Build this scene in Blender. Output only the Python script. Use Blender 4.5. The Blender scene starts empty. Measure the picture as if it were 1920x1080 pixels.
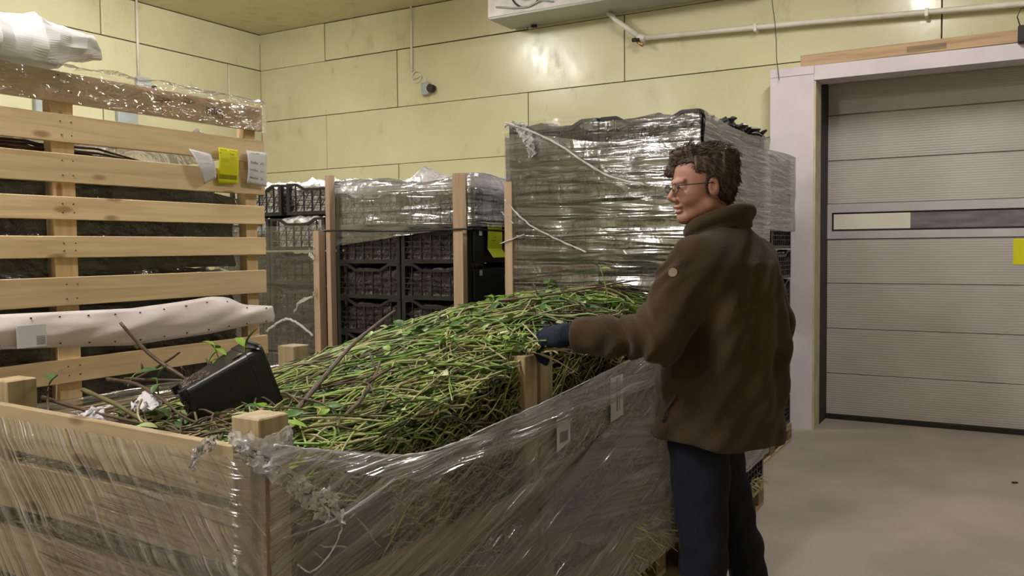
import bpy, bmesh, math, random
import numpy as np
from mathutils import Vector, Matrix, Euler, Quaternion, noise as mnoise

R = random.Random(7)
SC = bpy.context.scene
COL = SC.collection

# ------------------------------------------------------------------ camera, world, lamps, exposure
cam_d = bpy.data.cameras.new('camera')
cam = bpy.data.objects.new('camera', cam_d)
COL.objects.link(cam)
cam_d.sensor_width = 36.0
cam_d.lens = 1615.0 / 1920.0 * 36.0
cam_d.clip_start = 0.05
_c = [[0.864509, 0.502519, -0.009932], [-0.014938, 0.045441, 0.998855], [0.502395, -0.863371, 0.04679]]
_m = Matrix([[_c[0][0], _c[1][0], _c[2][0], 0.0],
             [_c[0][1], _c[1][1], _c[2][1], 0.0],
             [_c[0][2], _c[1][2], _c[2][2], 1.5],
             [0, 0, 0, 1]])
cam.matrix_world = _m
SC.camera = cam

SC.view_settings.view_transform = 'Standard'
SC.view_settings.look = 'None'
SC.view_settings.gamma = 1.0
SC.view_settings.use_curve_mapping = False
SC.view_settings.exposure = 0.0

world = bpy.data.worlds.new('world')
SC.world = world
world.use_nodes = True
world.node_tree.nodes['Background'].inputs[0].default_value = (0.9, 0.95, 1.0, 1)
world.node_tree.nodes['Background'].inputs[1].default_value = 0.05

CEIL = 4.053
# glowing strip lamps: (x, y), strength of the diffuser
LAMPS = [((-5.35, 4.7), 150), ((-0.85, 5.15), 120), ((-2.45, 0.5), 170), ((-5.3, 1.1), 80), ((-2.9, -2.2), 110)]  # last one is added behind the camera to brighten the front boards

# ------------------------------------------------------------------ helpers
def meta(o, label=None, cat=None, group=None, kind=None):
    if label: o['label'] = label
    if cat: o['category'] = cat
    if group: o['group'] = group
    if kind: o['kind'] = kind
    return o


def thing(name, label, cat, loc=(0, 0, 0), rz=0.0, group=None):
    o = bpy.data.objects.new(name, None)
    o.empty_display_size = 0.1
    COL.objects.link(o)
    o.location = loc
    o.rotation_euler = (0, 0, rz)
    return meta(o, label, cat, group)


def put(name, me, parent=None, loc=(0, 0, 0), rot=(0, 0, 0), scale=None):
    o = bpy.data.objects.new(name, me)
    COL.objects.link(o)
    o.parent = parent
    o.location = loc
    o.rotation_euler = rot
    if scale: o.scale = scale
    return o


def copy_tree(o, parent=None):
    c = o.copy()
    COL.objects.link(c)
    c.parent = parent
    for ch in list(o.children):
        copy_tree(ch, c)
    return c


class MB:
    def __init__(s):
        s.v = []; s.f = []; s.mi = []; s.uv = None

    def box(s, a, b, mi=0):
        x0, y0, z0 = a; x1, y1, z1 = b
        n = len(s.v)
        s.v += [(x0, y0, z0), (x1, y0, z0), (x1, y1, z0), (x0, y1, z0), (x0, y0, z1), (x1, y0, z1), (x1, y1, z1), (x0, y1, z1)]
        for q in ((0, 3, 2, 1), (4, 5, 6, 7), (0, 1, 5, 4), (1, 2, 6, 5), (2, 3, 7, 6), (3, 0, 4, 7)):
            s.f.append(tuple(n + i for i in q)); s.mi.append(mi)
        return s

    def bar(s, p, q, w, h, up=(0, 0, 1), mi=0):
        p = Vector(p); q = Vector(q); d = (q - p).normalized(); up = Vector(up)
        a = d.cross(up)
        if a.length < 1e-4: a = d.cross(Vector((1, 0, 0)))
        a.normalize(); b = a.cross(d)
        a = a * w / 2; b = b * h / 2
        n = len(s.v)
        for c in (p, q):
            s.v += [tuple(c - a - b), tuple(c + a - b), tuple(c + a + b), tuple(c - a + b)]
        for k in ((3, 2, 1, 0), (4, 5, 6, 7), (0, 1, 5, 4), (1, 2, 6, 5), (2, 3, 7, 6), (3, 0, 4, 7)):
            s.f.append(tuple(n + i for i in k)); s.mi.append(mi)
        return s

    def tube(s, pts, rad, sides=6, mi=0, cap=True):
        pts = [Vector(p) for p in pts]
        k = len(pts)
        if not hasattr(rad, '__len__'): rad = [rad] * k
        n = len(s.v)
        ref = Vector((0.13, 0.2, 0.97))
        for i, p in enumerate(pts):
            d = (pts[min(i + 1, k - 1)] - pts[max(i - 1, 0)])
            if d.length < 1e-9: d = Vector((0, 0, 1))
            d.normalize()
            a = d.cross(ref)
            if a.length < 0.05: a = d.cross(Vector((1, 0, 0)))
            a.normalize(); b = d.cross(a)
            for j in range(sides):
                t = 2 * math.pi * j / sides
                s.v.append(tuple(p + (a * math.cos(t) + b * math.sin(t)) * rad[i]))
        for i in range(k - 1):
            for j in range(sides):
                j2 = (j + 1) % sides
                s.f.append((n + i * sides + j, n + i * sides + j2, n + (i + 1) * sides + j2, n + (i + 1) * sides + j)); s.mi.append(mi)
        if cap:
            s.f.append(tuple(n + j for j in reversed(range(sides)))); s.mi.append(mi)
            s.f.append(tuple(n + (k - 1) * sides + j for j in range(sides))); s.mi.append(mi)
        return s

    def quad(s, a, b, c, d, mi=0):
        n = len(s.v); s.v += [tuple(a), tuple(b), tuple(c), tuple(d)]
        s.f.append((n, n + 1, n + 2, n + 3)); s.mi.append(mi)
        return s

    def mesh(s, name, mats, smooth=False):
        me = bpy.data.meshes.new(name)
        me.from_pydata(s.v, [], s.f)
        if not isinstance(mats, (list, tuple)): mats = [mats]
        for m in mats: me.materials.append(m)
        if len(mats) > 1: me.polygons.foreach_set('material_index', s.mi)
        if smooth: me.polygons.foreach_set('use_smooth', [True] * len(s.f))
        me.update()
        return me

    def build(s, name, mats, parent=None, loc=(0, 0, 0), rot=(0, 0, 0), smooth=False):
        return put(name, s.mesh(name, mats, smooth), parent, loc, rot)


_bb = {}
def bevel_box(dx, dy, dz, mat, bev=0.002, smooth=False):
    """centred box with chamfered edges, cached"""
    key = (round(dx, 3), round(dy, 3), round(dz, 3), mat.name, bev)
    if key in _bb: return _bb[key]
    bm = bmesh.new()
    bmesh.ops.create_cube(bm, size=1.0)
    for v in bm.verts:
        v.co = Vector((v.co.x * dx, v.co.y * dy, v.co.z * dz))
    bmesh.ops.bevel(bm, geom=list(bm.edges), offset=bev, segments=1, affect='EDGES')
    me = bpy.data.meshes.new('box')
    bm.to_mesh(me); bm.free()
    me.materials.append(mat)
    _bb[key] = me
    return me


def board(name, a, b, w, t, mat, parent=None, face='y', bev=0.002):
    """board whose long axis runs a->b; w wide (vertical unless vertical board), t thick along axis `face`"""
    a = Vector(a); b = Vector(b); L = (b - a).length
    me = bevel_box(round(L, 3), round(t, 3), round(w, 3), mat, bev)
    d = (b - a).normalized()
    n = {'x': Vector((1, 0, 0)), 'y': Vector((0, 1, 0)), 'z': Vector((0, 0, 1))}[face]
    z = d.cross(n).normalized()
    n = z.cross(d)
    rot = Matrix((d, n, z)).transposed()
    o = put(name, me, parent)
    o.matrix_local = Matrix.Translation((a + b) / 2) @ rot.to_4x4()
    return o


# ------------------------------------------------------------------ materials
def nt_new(name):
    m = bpy.data.materials.new(name)
    m.use_nodes = True
    nt = m.node_tree
    return m, nt, nt.nodes['Principled BSDF']


def N(nt, t, **kw):
    n = nt.nodes.new(t)
    for k, v in kw.items(): setattr(n, k, v)
    return n


def ramp(nt, stops):
    r = N(nt, 'ShaderNodeValToRGB')
    el = r.color_ramp.elements
    while len(el) < len(stops): el.new(0.5)
    for e, (p, c) in zip(el, stops):
        e.position = p; e.color = (c[0], c[1], c[2], 1) if hasattr(c, '__len__') else (c, c, c, 1)
    return r


def noise_node(nt, scale, stretch=(1, 1, 1), coord='Object', detail=4, rough=0.55, rand=False, rot=(0, 0, 0), dist=0.0):
    tc = N(nt, 'ShaderNodeTexCoord')
    mp = N(nt, 'ShaderNodeMapping')
    mp.inputs['Scale'].default_value = stretch
    src = tc.outputs[coord]
    if rot != (0, 0, 0):          # turn first, stretch after
        mr_ = N(nt, 'ShaderNodeMapping'); mr_.inputs['Rotation'].default_value = rot
        nt.links.new(src, mr_.inputs['Vector']); src = mr_.outputs[0]
    if rand:
        oi = N(nt, 'ShaderNodeObjectInfo')
        ml = N(nt, 'ShaderNodeMath', operation='MULTIPLY'); ml.inputs[1].default_value = 37.0
        nt.links.new(oi.outputs['Random'], ml.inputs[0])
        va = N(nt, 'ShaderNodeVectorMath', operation='ADD')
        nt.links.new(src, va.inputs[0]); nt.links.new(ml.outputs[0], va.inputs[1])
        src = va.outputs[0]
    nt.links.new(src, mp.inputs['Vector'])
    nn = N(nt, 'ShaderNodeTexNoise')
    nn.inputs['Scale'].default_value = scale
    nn.inputs['Detail'].default_value = detail
    nn.inputs['Roughness'].default_value = rough
    nn.inputs['Distortion'].default_value = dist
    nt.links.new(mp.outputs[0], nn.inputs['Vector'])
    return nn


def simple(name, c1, c2=None, rough=0.6, scale=8, stretch=(1, 1, 1), bump=0.0, metal=0.0, coord='Object', spec=0.5, rand=True, lo=0.35, hi=0.65, sheen=0.0, rot=(0, 0, 0), bscale=None):
    m, nt, b = nt_new(name)
    c2 = c2 or tuple(x * 0.8 for x in c1)
    nn = noise_node(nt, scale, stretch, coord, rand=rand, rot=rot)
    r = ramp(nt, [(lo, c1), (hi, c2)])
    nt.links.new(nn.outputs['Fac'], r.inputs[0])
    nt.links.new(r.outputs[0], b.inputs['Base Color'])
    b.inputs['Roughness'].default_value = rough
    b.inputs['Metallic'].default_value = metal
    b.inputs['Specular IOR Level'].default_value = spec
    if sheen:
        b.inputs['Sheen Weight'].default_value = sheen
        b.inputs['Sheen Roughness'].default_value = 0.6
    if bump:
        bp = N(nt, 'ShaderNodeBump')
        bp.inputs['Strength'].default_value = bump
        bp.inputs['Distance'].default_value = 0.01
        src = nn
        if bscale: src = noise_node(nt, bscale, stretch, coord, rand=rand, rot=rot)
        nt.links.new(src.outputs['Fac'], bp.inputs['Height'])
        nt.links.new(bp.outputs[0], b.inputs['Normal'])
    return m


def wood(name, c1, c2, knot=(0.2, 0.1, 0.04), rough=0.7, gloss=0.0):
    """grain runs along the local X axis of each board"""
    m, nt, b = nt_new(name)
    n1 = noise_node(nt, 6, (0.35, 6, 6), rand=True, detail=5, dist=0.4)
    r1 = ramp(nt, [(0.3, c2), (0.5, c1), (0.7, tuple(min(1, x * 1.12) for x in c1))])
    nt.links.new(n1.outputs['Fac'], r1.inputs[0])
    # tone per board
    oi = N(nt, 'ShaderNodeObjectInfo')
    mr = N(nt, 'ShaderNodeMapRange'); mr.inputs[3].default_value = 0.82; mr.inputs[4].default_value = 1.12
    nt.links.new(oi.outputs['Random'], mr.inputs[0])
    mx = N(nt, 'ShaderNodeMix', data_type='RGBA', blend_type='MULTIPLY'); mx.inputs[0].default_value = 1
    nt.links.new(r1.outputs[0], mx.inputs[6]); nt.links.new(mr.outputs[0], mx.inputs[7])
    # knots
    tc = N(nt, 'ShaderNodeTexCoord'); ml = N(nt, 'ShaderNodeMath', operation='MULTIPLY'); ml.inputs[1].default_value = 91.0
    nt.links.new(oi.outputs['Random'], ml.inputs[0])
    va = N(nt, 'ShaderNodeVectorMath', operation='ADD')
    nt.links.new(tc.outputs['Object'], va.inputs[0]); nt.links.new(ml.outputs[0], va.inputs[1])
    mp = N(nt, 'ShaderNodeMapping'); mp.inputs['Scale'].default_value = (3.2, 9, 9)
    nt.links.new(va.outputs[0], mp.inputs['Vector'])
    vo = N(nt, 'ShaderNodeTexVoronoi'); vo.inputs['Scale'].default_value = 1.1
    nt.links.new(mp.outputs[0], vo.inputs['Vector'])
    r2 = ramp(nt, [(0.0, 1.0), (0.10, 0.8), (0.16, 0.0)])
    nt.links.new(vo.outputs['Distance'], r2.inputs[0])
    mk = N(nt, 'ShaderNodeMix', data_type='RGBA')
    nt.links.new(r2.outputs[0], mk.inputs[0]); nt.links.new(mx.outputs[2], mk.inputs[6]); mk.inputs[7].default_value = (*knot, 1)
    nt.links.new(mk.outputs[2], b.inputs['Base Color'])
    b.inputs['Roughness'].default_value = rough
    if gloss:
        b.inputs['Coat Weight'].default_value = gloss
        b.inputs['Coat Roughness'].default_value = 0.12
    bp = N(nt, 'ShaderNodeBump'); bp.inputs['Strength'].default_value = 0.25; bp.inputs['Distance'].default_value = 0.004
    nt.links.new(n1.outputs['Fac'], bp.inputs['Height']); nt.links.new(bp.outputs[0], b.inputs['Normal'])
    return m


def film(name, haze=(0.05, 0.5), hz_scale=6, hz_stretch=(0.4, 6, 1), rot=0.0, gloss=0.35, rough=0.14, bump=0.6, bstretch=(0.35, 5, 1), bscale=7, white=(0.82, 0.82, 0.84), lohi=(0.35, 0.75), wr=0.3, bdetail=3.0, gbase=0.08):
    """thin clear stretch wrap: transparent, a share of milky haze in stretched streaks, glossy wrinkles. UV are metres"""
    m = bpy.data.materials.new(name); m.use_nodes = True
    nt = m.node_tree; nt.nodes.clear()
    out = N(nt, 'ShaderNodeOutputMaterial')
    nz = noise_node(nt, hz_scale, hz_stretch, 'UV', detail=6, rough=0.62, rot=(0, 0, rot), dist=0.3)
    r = ramp(nt, [(lohi[0], haze[0]), (lohi[1], haze[1])])
    nt.links.new(nz.outputs['Fac'], r.inputs[0])
    nb = noise_node(nt, bscale, bstretch, 'UV', detail=bdetail, rough=0.55, rot=(0, 0, rot), dist=0.6)
    n2 = noise_node(nt, 9, (1, 1, 1), 'UV', detail=3, rough=0.5, dist=1.2)
    ad = N(nt, 'ShaderNodeMath', operation='MULTIPLY_ADD')
    nt.links.new(n2.outputs['Fac'], ad.inputs[0]); ad.inputs[1].default_value = wr
    nt.links.new(nb.outputs['Fac'], ad.inputs[2])
    bp = N(nt, 'ShaderNodeBump'); bp.inputs['Strength'].default_value = bump; bp.inputs['Distance'].default_value = 0.03
    nt.links.new(ad.outputs[0], bp.inputs['Height'])
    tr = N(nt, 'ShaderNodeBsdfTransparent')
    df = N(nt, 'ShaderNodeBsdfDiffuse'); df.inputs[0].default_value = (*white, 1)
    nt.links.new(bp.outputs[0], df.inputs['Normal'])
    tl = N(nt, 'ShaderNodeBsdfTranslucent'); tl.inputs[0].default_value = (*white, 1)
    m0 = N(nt, 'ShaderNodeMixShader'); m0.inputs[0].default_value = 0.35
    nt.links.new(df.outputs[0], m0.inputs[1]); nt.links.new(tl.outputs[0], m0.inputs[2])
    m1 = N(nt, 'ShaderNodeMixShader')
    nt.links.new(r.outputs[0], m1.inputs[0]); nt.links.new(tr.outputs[0], m1.inputs[1]); nt.links.new(m0.outputs[0], m1.inputs[2])
    gl = N(nt, 'ShaderNodeBsdfGlossy'); gl.inputs['Roughness'].default_value = rough
    gl.inputs[0].default_value = (0.95, 0.95, 1.0, 1)
    nt.links.new(bp.outputs[0], gl.inputs['Normal'])
    lw = N(nt, 'ShaderNodeLayerWeight'); lw.inputs[0].default_value = 0.35
    nt.links.new(bp.outputs[0], lw.inputs['Normal'])
    mg = N(nt, 'ShaderNodeMath', operation='MULTIPLY_ADD'); mg.inputs[1].default_value = gloss; mg.inputs[2].default_value = gbase
    mg.use_clamp = True
    nt.links.new(lw.outputs['Fresnel'], mg.inputs[0])
    m2 = N(nt, 'ShaderNodeMixShader')
    nt.links.new(mg.outputs[0], m2.inputs[0]); nt.links.new(m1.outputs[0], m2.inputs[1]); nt.links.new(gl.outputs[0], m2.inputs[2])
    nt.links.new(m2.outputs[0], out.inputs[0])
    return m


def panel_material(name, c1, c2, rough=0.32):
    m, nt, b = nt_new(name)
    n1 = noise_node(nt, 0.9, (1, 1, 1), rand=True, detail=6, rough=0.6)
    r1 = ramp(nt, [(0.35, c1), (0.72, c2)])
    nt.links.new(n1.outputs['Fac'], r1.inputs[0])
    n2 = noise_node(nt, 5.5, (1, 1, 0.6), rand=True, detail=7, rough=0.7)
    r2 = ramp(nt, [(0.54, 0.0), (0.76, 0.6)])
    nt.links.new(n2.outputs['Fac'], r2.inputs[0])
    mx = N(nt, 'ShaderNodeMix', data_type='RGBA')
    nt.links.new(r2.outputs[0], mx.inputs[0]); nt.links.new(r1.outputs[0], mx.inputs[6]); mx.inputs[7].default_value = (0.30, 0.26, 0.13, 1)
    nt.links.new(mx.outputs[2], b.inputs['Base Color'])
    r3 = ramp(nt, [(0.3, rough - 0.06), (0.8, rough + 0.2)])
    nt.links.new(n2.outputs['Fac'], r3.inputs[0]); nt.links.new(r3.outputs[0], b.inputs['Roughness'])
    n3 = noise_node(nt, 26, rand=True, detail=2)
    bp = N(nt, 'ShaderNodeBump'); bp.inputs['Strength'].default_value = 0.12; bp.inputs['Distance'].default_value = 0.006
    nt.links.new(n3.outputs['Fac'], bp.inputs['Height']); nt.links.new(bp.outputs[0], b.inputs['Normal'])
    return m


M = {}
M['panel'] = panel_material('cream_yellow_panel', (0.64, 0.62, 0.40), (0.56, 0.53, 0.33), 0.20)
M['ceil'] = panel_material('ceiling_panel', (0.64, 0.60, 0.38), (0.58, 0.54, 0.33), 0.45)
M['joint'] = simple('dark_joint', (0.10, 0.075, 0.04), (0.05, 0.04, 0.02), 0.9)
M['floor'] = simple('concrete', (0.37, 0.325, 0.285), (0.27, 0.235, 0.205), 0.62, scale=1.6, bump=0.1, rand=False, lo=0.3, hi=0.72)
M['white_metal'] = simple('white_painted_casing', (0.62, 0.57, 0.62), (0.56, 0.51, 0.56), 0.42, scale=3)
M['door'] = simple('door_panel_paint', (0.52, 0.49, 0.475), (0.47, 0.44, 0.425), 0.42, scale=2)
M['alu'] = simple('aluminium', (0.56, 0.54, 0.58), (0.50, 0.48, 0.52), 0.4, scale=4)
M['rubber'] = simple('black_rubber', (0.012, 0.014, 0.014), None, 0.6)
M['cream'] = simple('cream_reveal', (0.62, 0.56, 0.38), None, 0.6)
M['pane_lit'] = simple('painted_lit_pane', (0.88, 0.85, 0.76), (0.84, 0.81, 0.72), 0.25, scale=3)  # light seen through the glazing, painted in as the pane colour
M['pane_reflect'] = simple('painted_reflection_pane', (0.22, 0.20, 0.23), (0.14, 0.13, 0.15), 0.15, scale=5, stretch=(1, 1, 4))  # reflection in the glazing, painted in as a darker pane colour
M['beam'] = wood('old_beam', (0.46, 0.31, 0.185), (0.33, 0.21, 0.12))
M['pine'] = wood('pine_slat', (0.80, 0.60, 0.37), (0.68, 0.48, 0.27), knot=(0.36, 0.19, 0.08))
M['pine_w'] = wood('wrapped_pine_slat', (0.58, 0.42, 0.27), (0.46, 0.32, 0.19), knot=(0.3, 0.16, 0.08), gloss=0.9)
M['pine_grey'] = wood('weathered_pine', (0.42, 0.33, 0.21), (0.30, 0.225, 0.14), knot=(0.14, 0.08, 0.04))
M['pine_dark'] = wood('dark_pine', (0.24, 0.17, 0.10), (0.15, 0.10, 0.06))
M['post_pink'] = wood('fresh_post', (0.60, 0.44, 0.31), (0.52, 0.36, 0.24), knot=(0.4, 0.25, 0.15))
M['black_plastic'] = simple('black_plastic', (0.016, 0.017, 0.019), (0.026, 0.027, 0.03), 0.38, scale=9)
M['pot_plastic'] = simple('pot_black_plastic', (0.012, 0.014, 0.018), (0.02, 0.022, 0.027), 0.35, scale=6)
M['navy_plastic'] = simple('dark_blue_black_plastic', (0.008, 0.012, 0.02), None, 0.45)
M['soil'] = simple('soil', (0.07, 0.045, 0.03), (0.02, 0.013, 0.01), 0.95, scale=45, bump=0.8)
M['white_plastic'] = simple('white_plastic_pipe', (0.74, 0.72, 0.66), (0.66, 0.63, 0.55), 0.4)
M['grey_box'] = simple('grey_plastic', (0.40, 0.44, 0.46), None, 0.45)
M['grey_under'] = simple('cooler_underside', (0.40, 0.42, 0.40), (0.34, 0.36, 0.34), 0.35, scale=2)
M['cooler_white'] = simple('cooler_white', (0.72, 0.68, 0.66), None, 0.45)
M['brass'] = simple('brass', (0.5, 0.33, 0.12), None, 0.35, metal=0.8)
M['paper'] = simple('white_paper', (0.74, 0.72, 0.78), (0.68, 0.66, 0.72), 0.75, scale=5)
M['yellow'] = simple('yellow_paper', (0.80, 0.78, 0.005), (0.72, 0.70, 0.004), 0.7, scale=6)
M['yellow_green'] = simple('lime_paper', (0.58, 0.66, 0.01), (0.50, 0.58, 0.01), 0.7, scale=6)
M['ink'] = simple('ink', (0.03, 0.03, 0.035), None, 0.8)
M['ink_soft'] = simple('faded_ink', (0.28, 0.28, 0.32), None, 0.8)
M['ink_olive'] = simple('barcode_ink', (0.20, 0.19, 0.0), None, 0.8)
M['stamp_ink'] = simple('stamp_ink', (0.16, 0.09, 0.05), None, 0.8)
M['white_sheet'] = simple('white_sack_plastic', (0.88, 0.88, 0.90), (0.82, 0.82, 0.86), 0.35, scale=4, bump=0.15)
M['strap_sheet'] = simple('white_woven_strap', (0.86, 0.78, 0.79), (0.78, 0.70, 0.71), 0.4, scale=3, stretch=(1, 1, 5), bump=0.2)
M['green1'] = simple('stem_fresh_green', (0.22, 0.36, 0.07), (0.14, 0.25, 0.045), 0.45, scale=14, rand=False)
M['green2'] = simple('stem_yellow_green', (0.46, 0.50, 0.19), (0.34, 0.39, 0.13), 0.45, scale=14, rand=False)
M['green3'] = simple('stem_dark_green', (0.06, 0.105, 0.025), (0.04, 0.06, 0.02), 0.5, scale=14, rand=False)
M['straw'] = simple('stem_straw', (0.52, 0.45, 0.27), (0.38, 0.32, 0.18), 0.6, scale=14, rand=False)
M['brown'] = simple('stem_brown', (0.13, 0.08, 0.05), (0.07, 0.04, 0.03), 0.6, scale=14, rand=False)
M['bark'] = simple('rose_bark', (0.12, 0.075, 0.05), (0.06, 0.04, 0.03), 0.5, scale=20, stretch=(1, 1, 1), bump=0.3)
M['bark_green'] = simple('green_bark', (0.16, 0.15, 0.06), (0.10, 0.07, 0.04), 0.5, scale=12, bump=0.3)
M['leaf1'] = simple('leaf_green', (0.07, 0.17, 0.045), (0.045, 0.11, 0.03), 0.45, scale=9)
M['leaf2'] = simple('leaf_light', (0.24, 0.40, 0.05), (0.17, 0.30, 0.03), 0.45, scale=9)
M['leaf3'] = simple('leaf_pale', (0.40, 0.47, 0.22), (0.32, 0.38, 0.16), 0.5, scale=9)
M['leaf4'] = simple('leaf_purple', (0.14, 0.10, 0.05), (0.08, 0.05, 0.03), 0.5, scale=9)
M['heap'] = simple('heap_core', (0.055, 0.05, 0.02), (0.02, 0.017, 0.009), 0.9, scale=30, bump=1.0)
M['pack'] = None


def pack_material(name, dark, lite, thr=0.62):
    m, nt, b = nt_new(name)
    tc = N(nt, 'ShaderNodeTexCoord'); oi = N(nt, 'ShaderNodeObjectInfo')
    ml = N(nt, 'ShaderNodeMath', operation='MULTIPLY'); ml.inputs[1].default_value = 53.0
    nt.links.new(oi.outputs['Random'], ml.inputs[0])
    va = N(nt, 'ShaderNodeVectorMath', operation='ADD'); nt.links.new(tc.outputs['Object'], va.inputs[0]); nt.links.new(ml.outputs[0], va.inputs[1])
    nn = N(nt, 'ShaderNodeTexNoise'); nn.inputs['Scale'].default_value = 22; nn.inputs['Detail'].default_value = 3
    nn.inputs['Roughness'].default_value = 0.7; nn.inputs['Distortion'].default_value = 1.0
    nt.links.new(va.outputs[0], nn.inputs['Vector'])
    r = ramp(nt, [(0.40, dark), (thr - 0.04, tuple(0.5 * (a + c) for a, c in zip(dark, lite))), (thr + 0.04, lite)])
    nt.links.new(nn.outputs['Fac'], r.inputs[0]); nt.links.new(r.outputs[0], b.inputs['Base Color'])
    b.inputs['Roughness'].default_value = 0.32
    bp = N(nt, 'ShaderNodeBump'); bp.inputs['Strength'].default_value = 0.7; bp.inputs['Distance'].default_value = 0.012
    nt.links.new(nn.outputs['Fac'], bp.inputs['Height']); nt.links.new(bp.outputs[0], b.inputs['Normal'])
    return m


M['pack'] = pack_material('packed_bag_dark', (0.030, 0.024, 0.026), (0.26, 0.235, 0.225))
M['pack_top'] = pack_material('packed_bag_crumpled_white', (0.22, 0.20, 0.20), (0.80, 0.78, 0.78), 0.5)
M['dark_bundle'] = pack_material('dark_plastic_bundle', (0.012, 0.011, 0.015), (0.04, 0.037, 0.045), 0.66)

M['film_stack'] = film('stretch_wrap_grey', haze=(0.04, 0.36), hz_scale=5, hz_stretch=(0.5, 9, 1), gloss=0.9, gbase=0.22, rough=0.17, bump=1.0, bstretch=(0.28, 4.5, 1), bscale=4, bdetail=2.5, white=(0.58, 0.58, 0.57), wr=0.14, lohi=(0.4, 0.8))
M['film_side'] = film('stretch_wrap_milky', haze=(0.40, 0.70), hz_scale=5, hz_stretch=(0.6, 6, 1), gloss=0.6, gbase=0.10, rough=0.2, bump=0.7, white=(0.70, 0.69, 0.71), wr=0.15)
M['film_thin'] = film('stretch_wrap_thin', haze=(0.03, 0.20), hz_scale=6, hz_stretch=(0.5, 7, 1), gloss=0.45, gbase=0.07, rough=0.16, bump=0.7, white=(0.5, 0.46, 0.40), wr=0.15)
M['film_left'] = film('stretch_wrap_left', haze=(0.02, 0.62), hz_scale=4, hz_stretch=(0.10, 10, 1), rot=math.radians(52), gloss=0.55, gbase=0.07, rough=0.16, bump=0.8, bstretch=(0.1, 8, 1), bscale=5, white=(0.62, 0.58, 0.56), lohi=(0.42, 0.66), wr=0.03)
M['film_front'] = film('stretch_wrap_front', haze=(0.0, 0.30), hz_scale=4, hz_stretch=(0.4, 12, 1), rot=math.radians(5), gloss=0.6, gbase=0.07, rough=0.18, bump=1.0, bstretch=(0.4, 9, 1), bscale=5, white=(0.55, 0.50, 0.46), lohi=(0.42, 0.75), wr=0.1)
M['film_right'] = film('stretch_wrap_right', haze=(0.04, 0.52), hz_scale=4, hz_stretch=(0.12, 12, 1), rot=math.radians(-15), gloss=0.7, gbase=0.12, rough=0.18, bump=0.8, bstretch=(0.10, 10, 1), bscale=5, white=(0.76, 0.73, 0.77), lohi=(0.42, 0.64), wr=0.03)
M['film_right2'] = film('stretch_wrap_cross', haze=(0.0, 0.34), hz_scale=4, hz_stretch=(0.12, 12, 1), rot=math.radians(10), gloss=0.7, gbase=0.08, rough=0.18, bump=0.8, bstretch=(0.10, 10, 1), bscale=5, white=(0.76, 0.73, 0.77), lohi=(0.45, 0.68), wr=0.03)
M['film_crumple'] = film('crumpled_wrap', haze=(0.6, 1.0), hz_scale=16, hz_stretch=(1, 1, 1), gloss=0.7, rough=0.2, bump=0.8, bstretch=(1, 1, 1), bscale=12, white=(0.96, 0.93, 0.98))
M['rope'] = simple('twisted_wrap_strand', (0.82, 0.80, 0.84), (0.55, 0.53, 0.56), 0.2, scale=30, bump=0.6)

# ------------------------------------------------------------------ room shell
WY = 7.47      # back wall
WX = -7.782    # left wall
XR, YF = 4.2, -3.6


def structure(o):
    o['kind'] = 'structure'
    return o


fl = MB().box((WX - 0.2, YF - 0.2, -0.1), (XR + 0.2, 8.6, 0.0)).build('floor', M['floor'])
structure(fl)


def panel_wall(name, axis, pos, rows, a0, a1, hole=None, sign=1):
    """backing wall (dark joints) with proud panels; axis 'x': wall runs along x at y=pos; 'y': runs along y at x=pos"""
    base = MB()
    T = 0.12
    def bx(mb, u0, u1, z0, z1, d0, d1):
        if axis == 'x': mb.box((u0, min(pos + d0, pos + d1), z0), (u1, max(pos + d0, pos + d1), z1))
        else: mb.box((min(pos + d0, pos + d1), u0, z0), (max(pos + d0, pos + d1), u1, z1))
    if hole:
        h0, h1, hz = hole
        bx(base, a0, h0, 0, CEIL + 0.1, 0.006 * sign, T * sign)
        bx(base, h1, a1, 0, CEIL + 0.1, 0.006 * sign, T * sign)
        bx(base, h0, h1, hz, CEIL + 0.1, 0.006 * sign, T * sign)
    else:
        bx(base, a0, a1, 0, CEIL + 0.1, 0.006 * sign, T * sign)
    w = structure(base.build(name, M['joint']))
    rr = random.Random(len(name) * 13)
    for z0, z1, off in rows:
        u = off
        while u < a1:
            v = u + 2.62
            s0, s1 = max(u, a0) , min(v, a1)
            g = 0.0035 + rr.random() * 0.003
            zlo, zhi = z0 + rr.random() * 0.004, z1 - 0.004 - rr.random() * 0.004
            spans = [(s0, s1, zlo, zhi)]
            if hole:
                h0, h1, hz = hole
                ns = []
                for (p, q, a, b) in spans:
                    if q <= h0 or p >= h1 or a >= hz: ns.append((p, q, a, b)); continue
                    if p < h0: ns.append((p, h0, a, b))
                    if q > h1: ns.append((h1, q, a, b))
                    if b > hz and max(p, h0) < min(q, h1): ns.append((max(p, h0), min(q, h1), hz, b))
                spans = ns
            for (p, q, a, b) in spans:
                if q - p < 0.05 or b - a < 0.02: continue
                du, dz = q - p - 2 * g, b - a
                th = 0.014 + rr.random() * 0.003
                if axis == 'x':
                    o = put('panel', bevel_box(round(du, 2), round(th, 4), round(dz, 2), M['panel'], 0.0025), w, ((p + q) / 2, pos + 0.006 * sign - sign * (th / 2), (a + b) / 2))
                else:
                    o = put('panel', bevel_box(round(th, 4), round(du, 2), round(dz, 2), M['panel'], 0.0025), w, (pos + 0.006 * sign - sign * (th / 2), (p + q) / 2, (a + b) / 2))
            u = v
    return w


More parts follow.
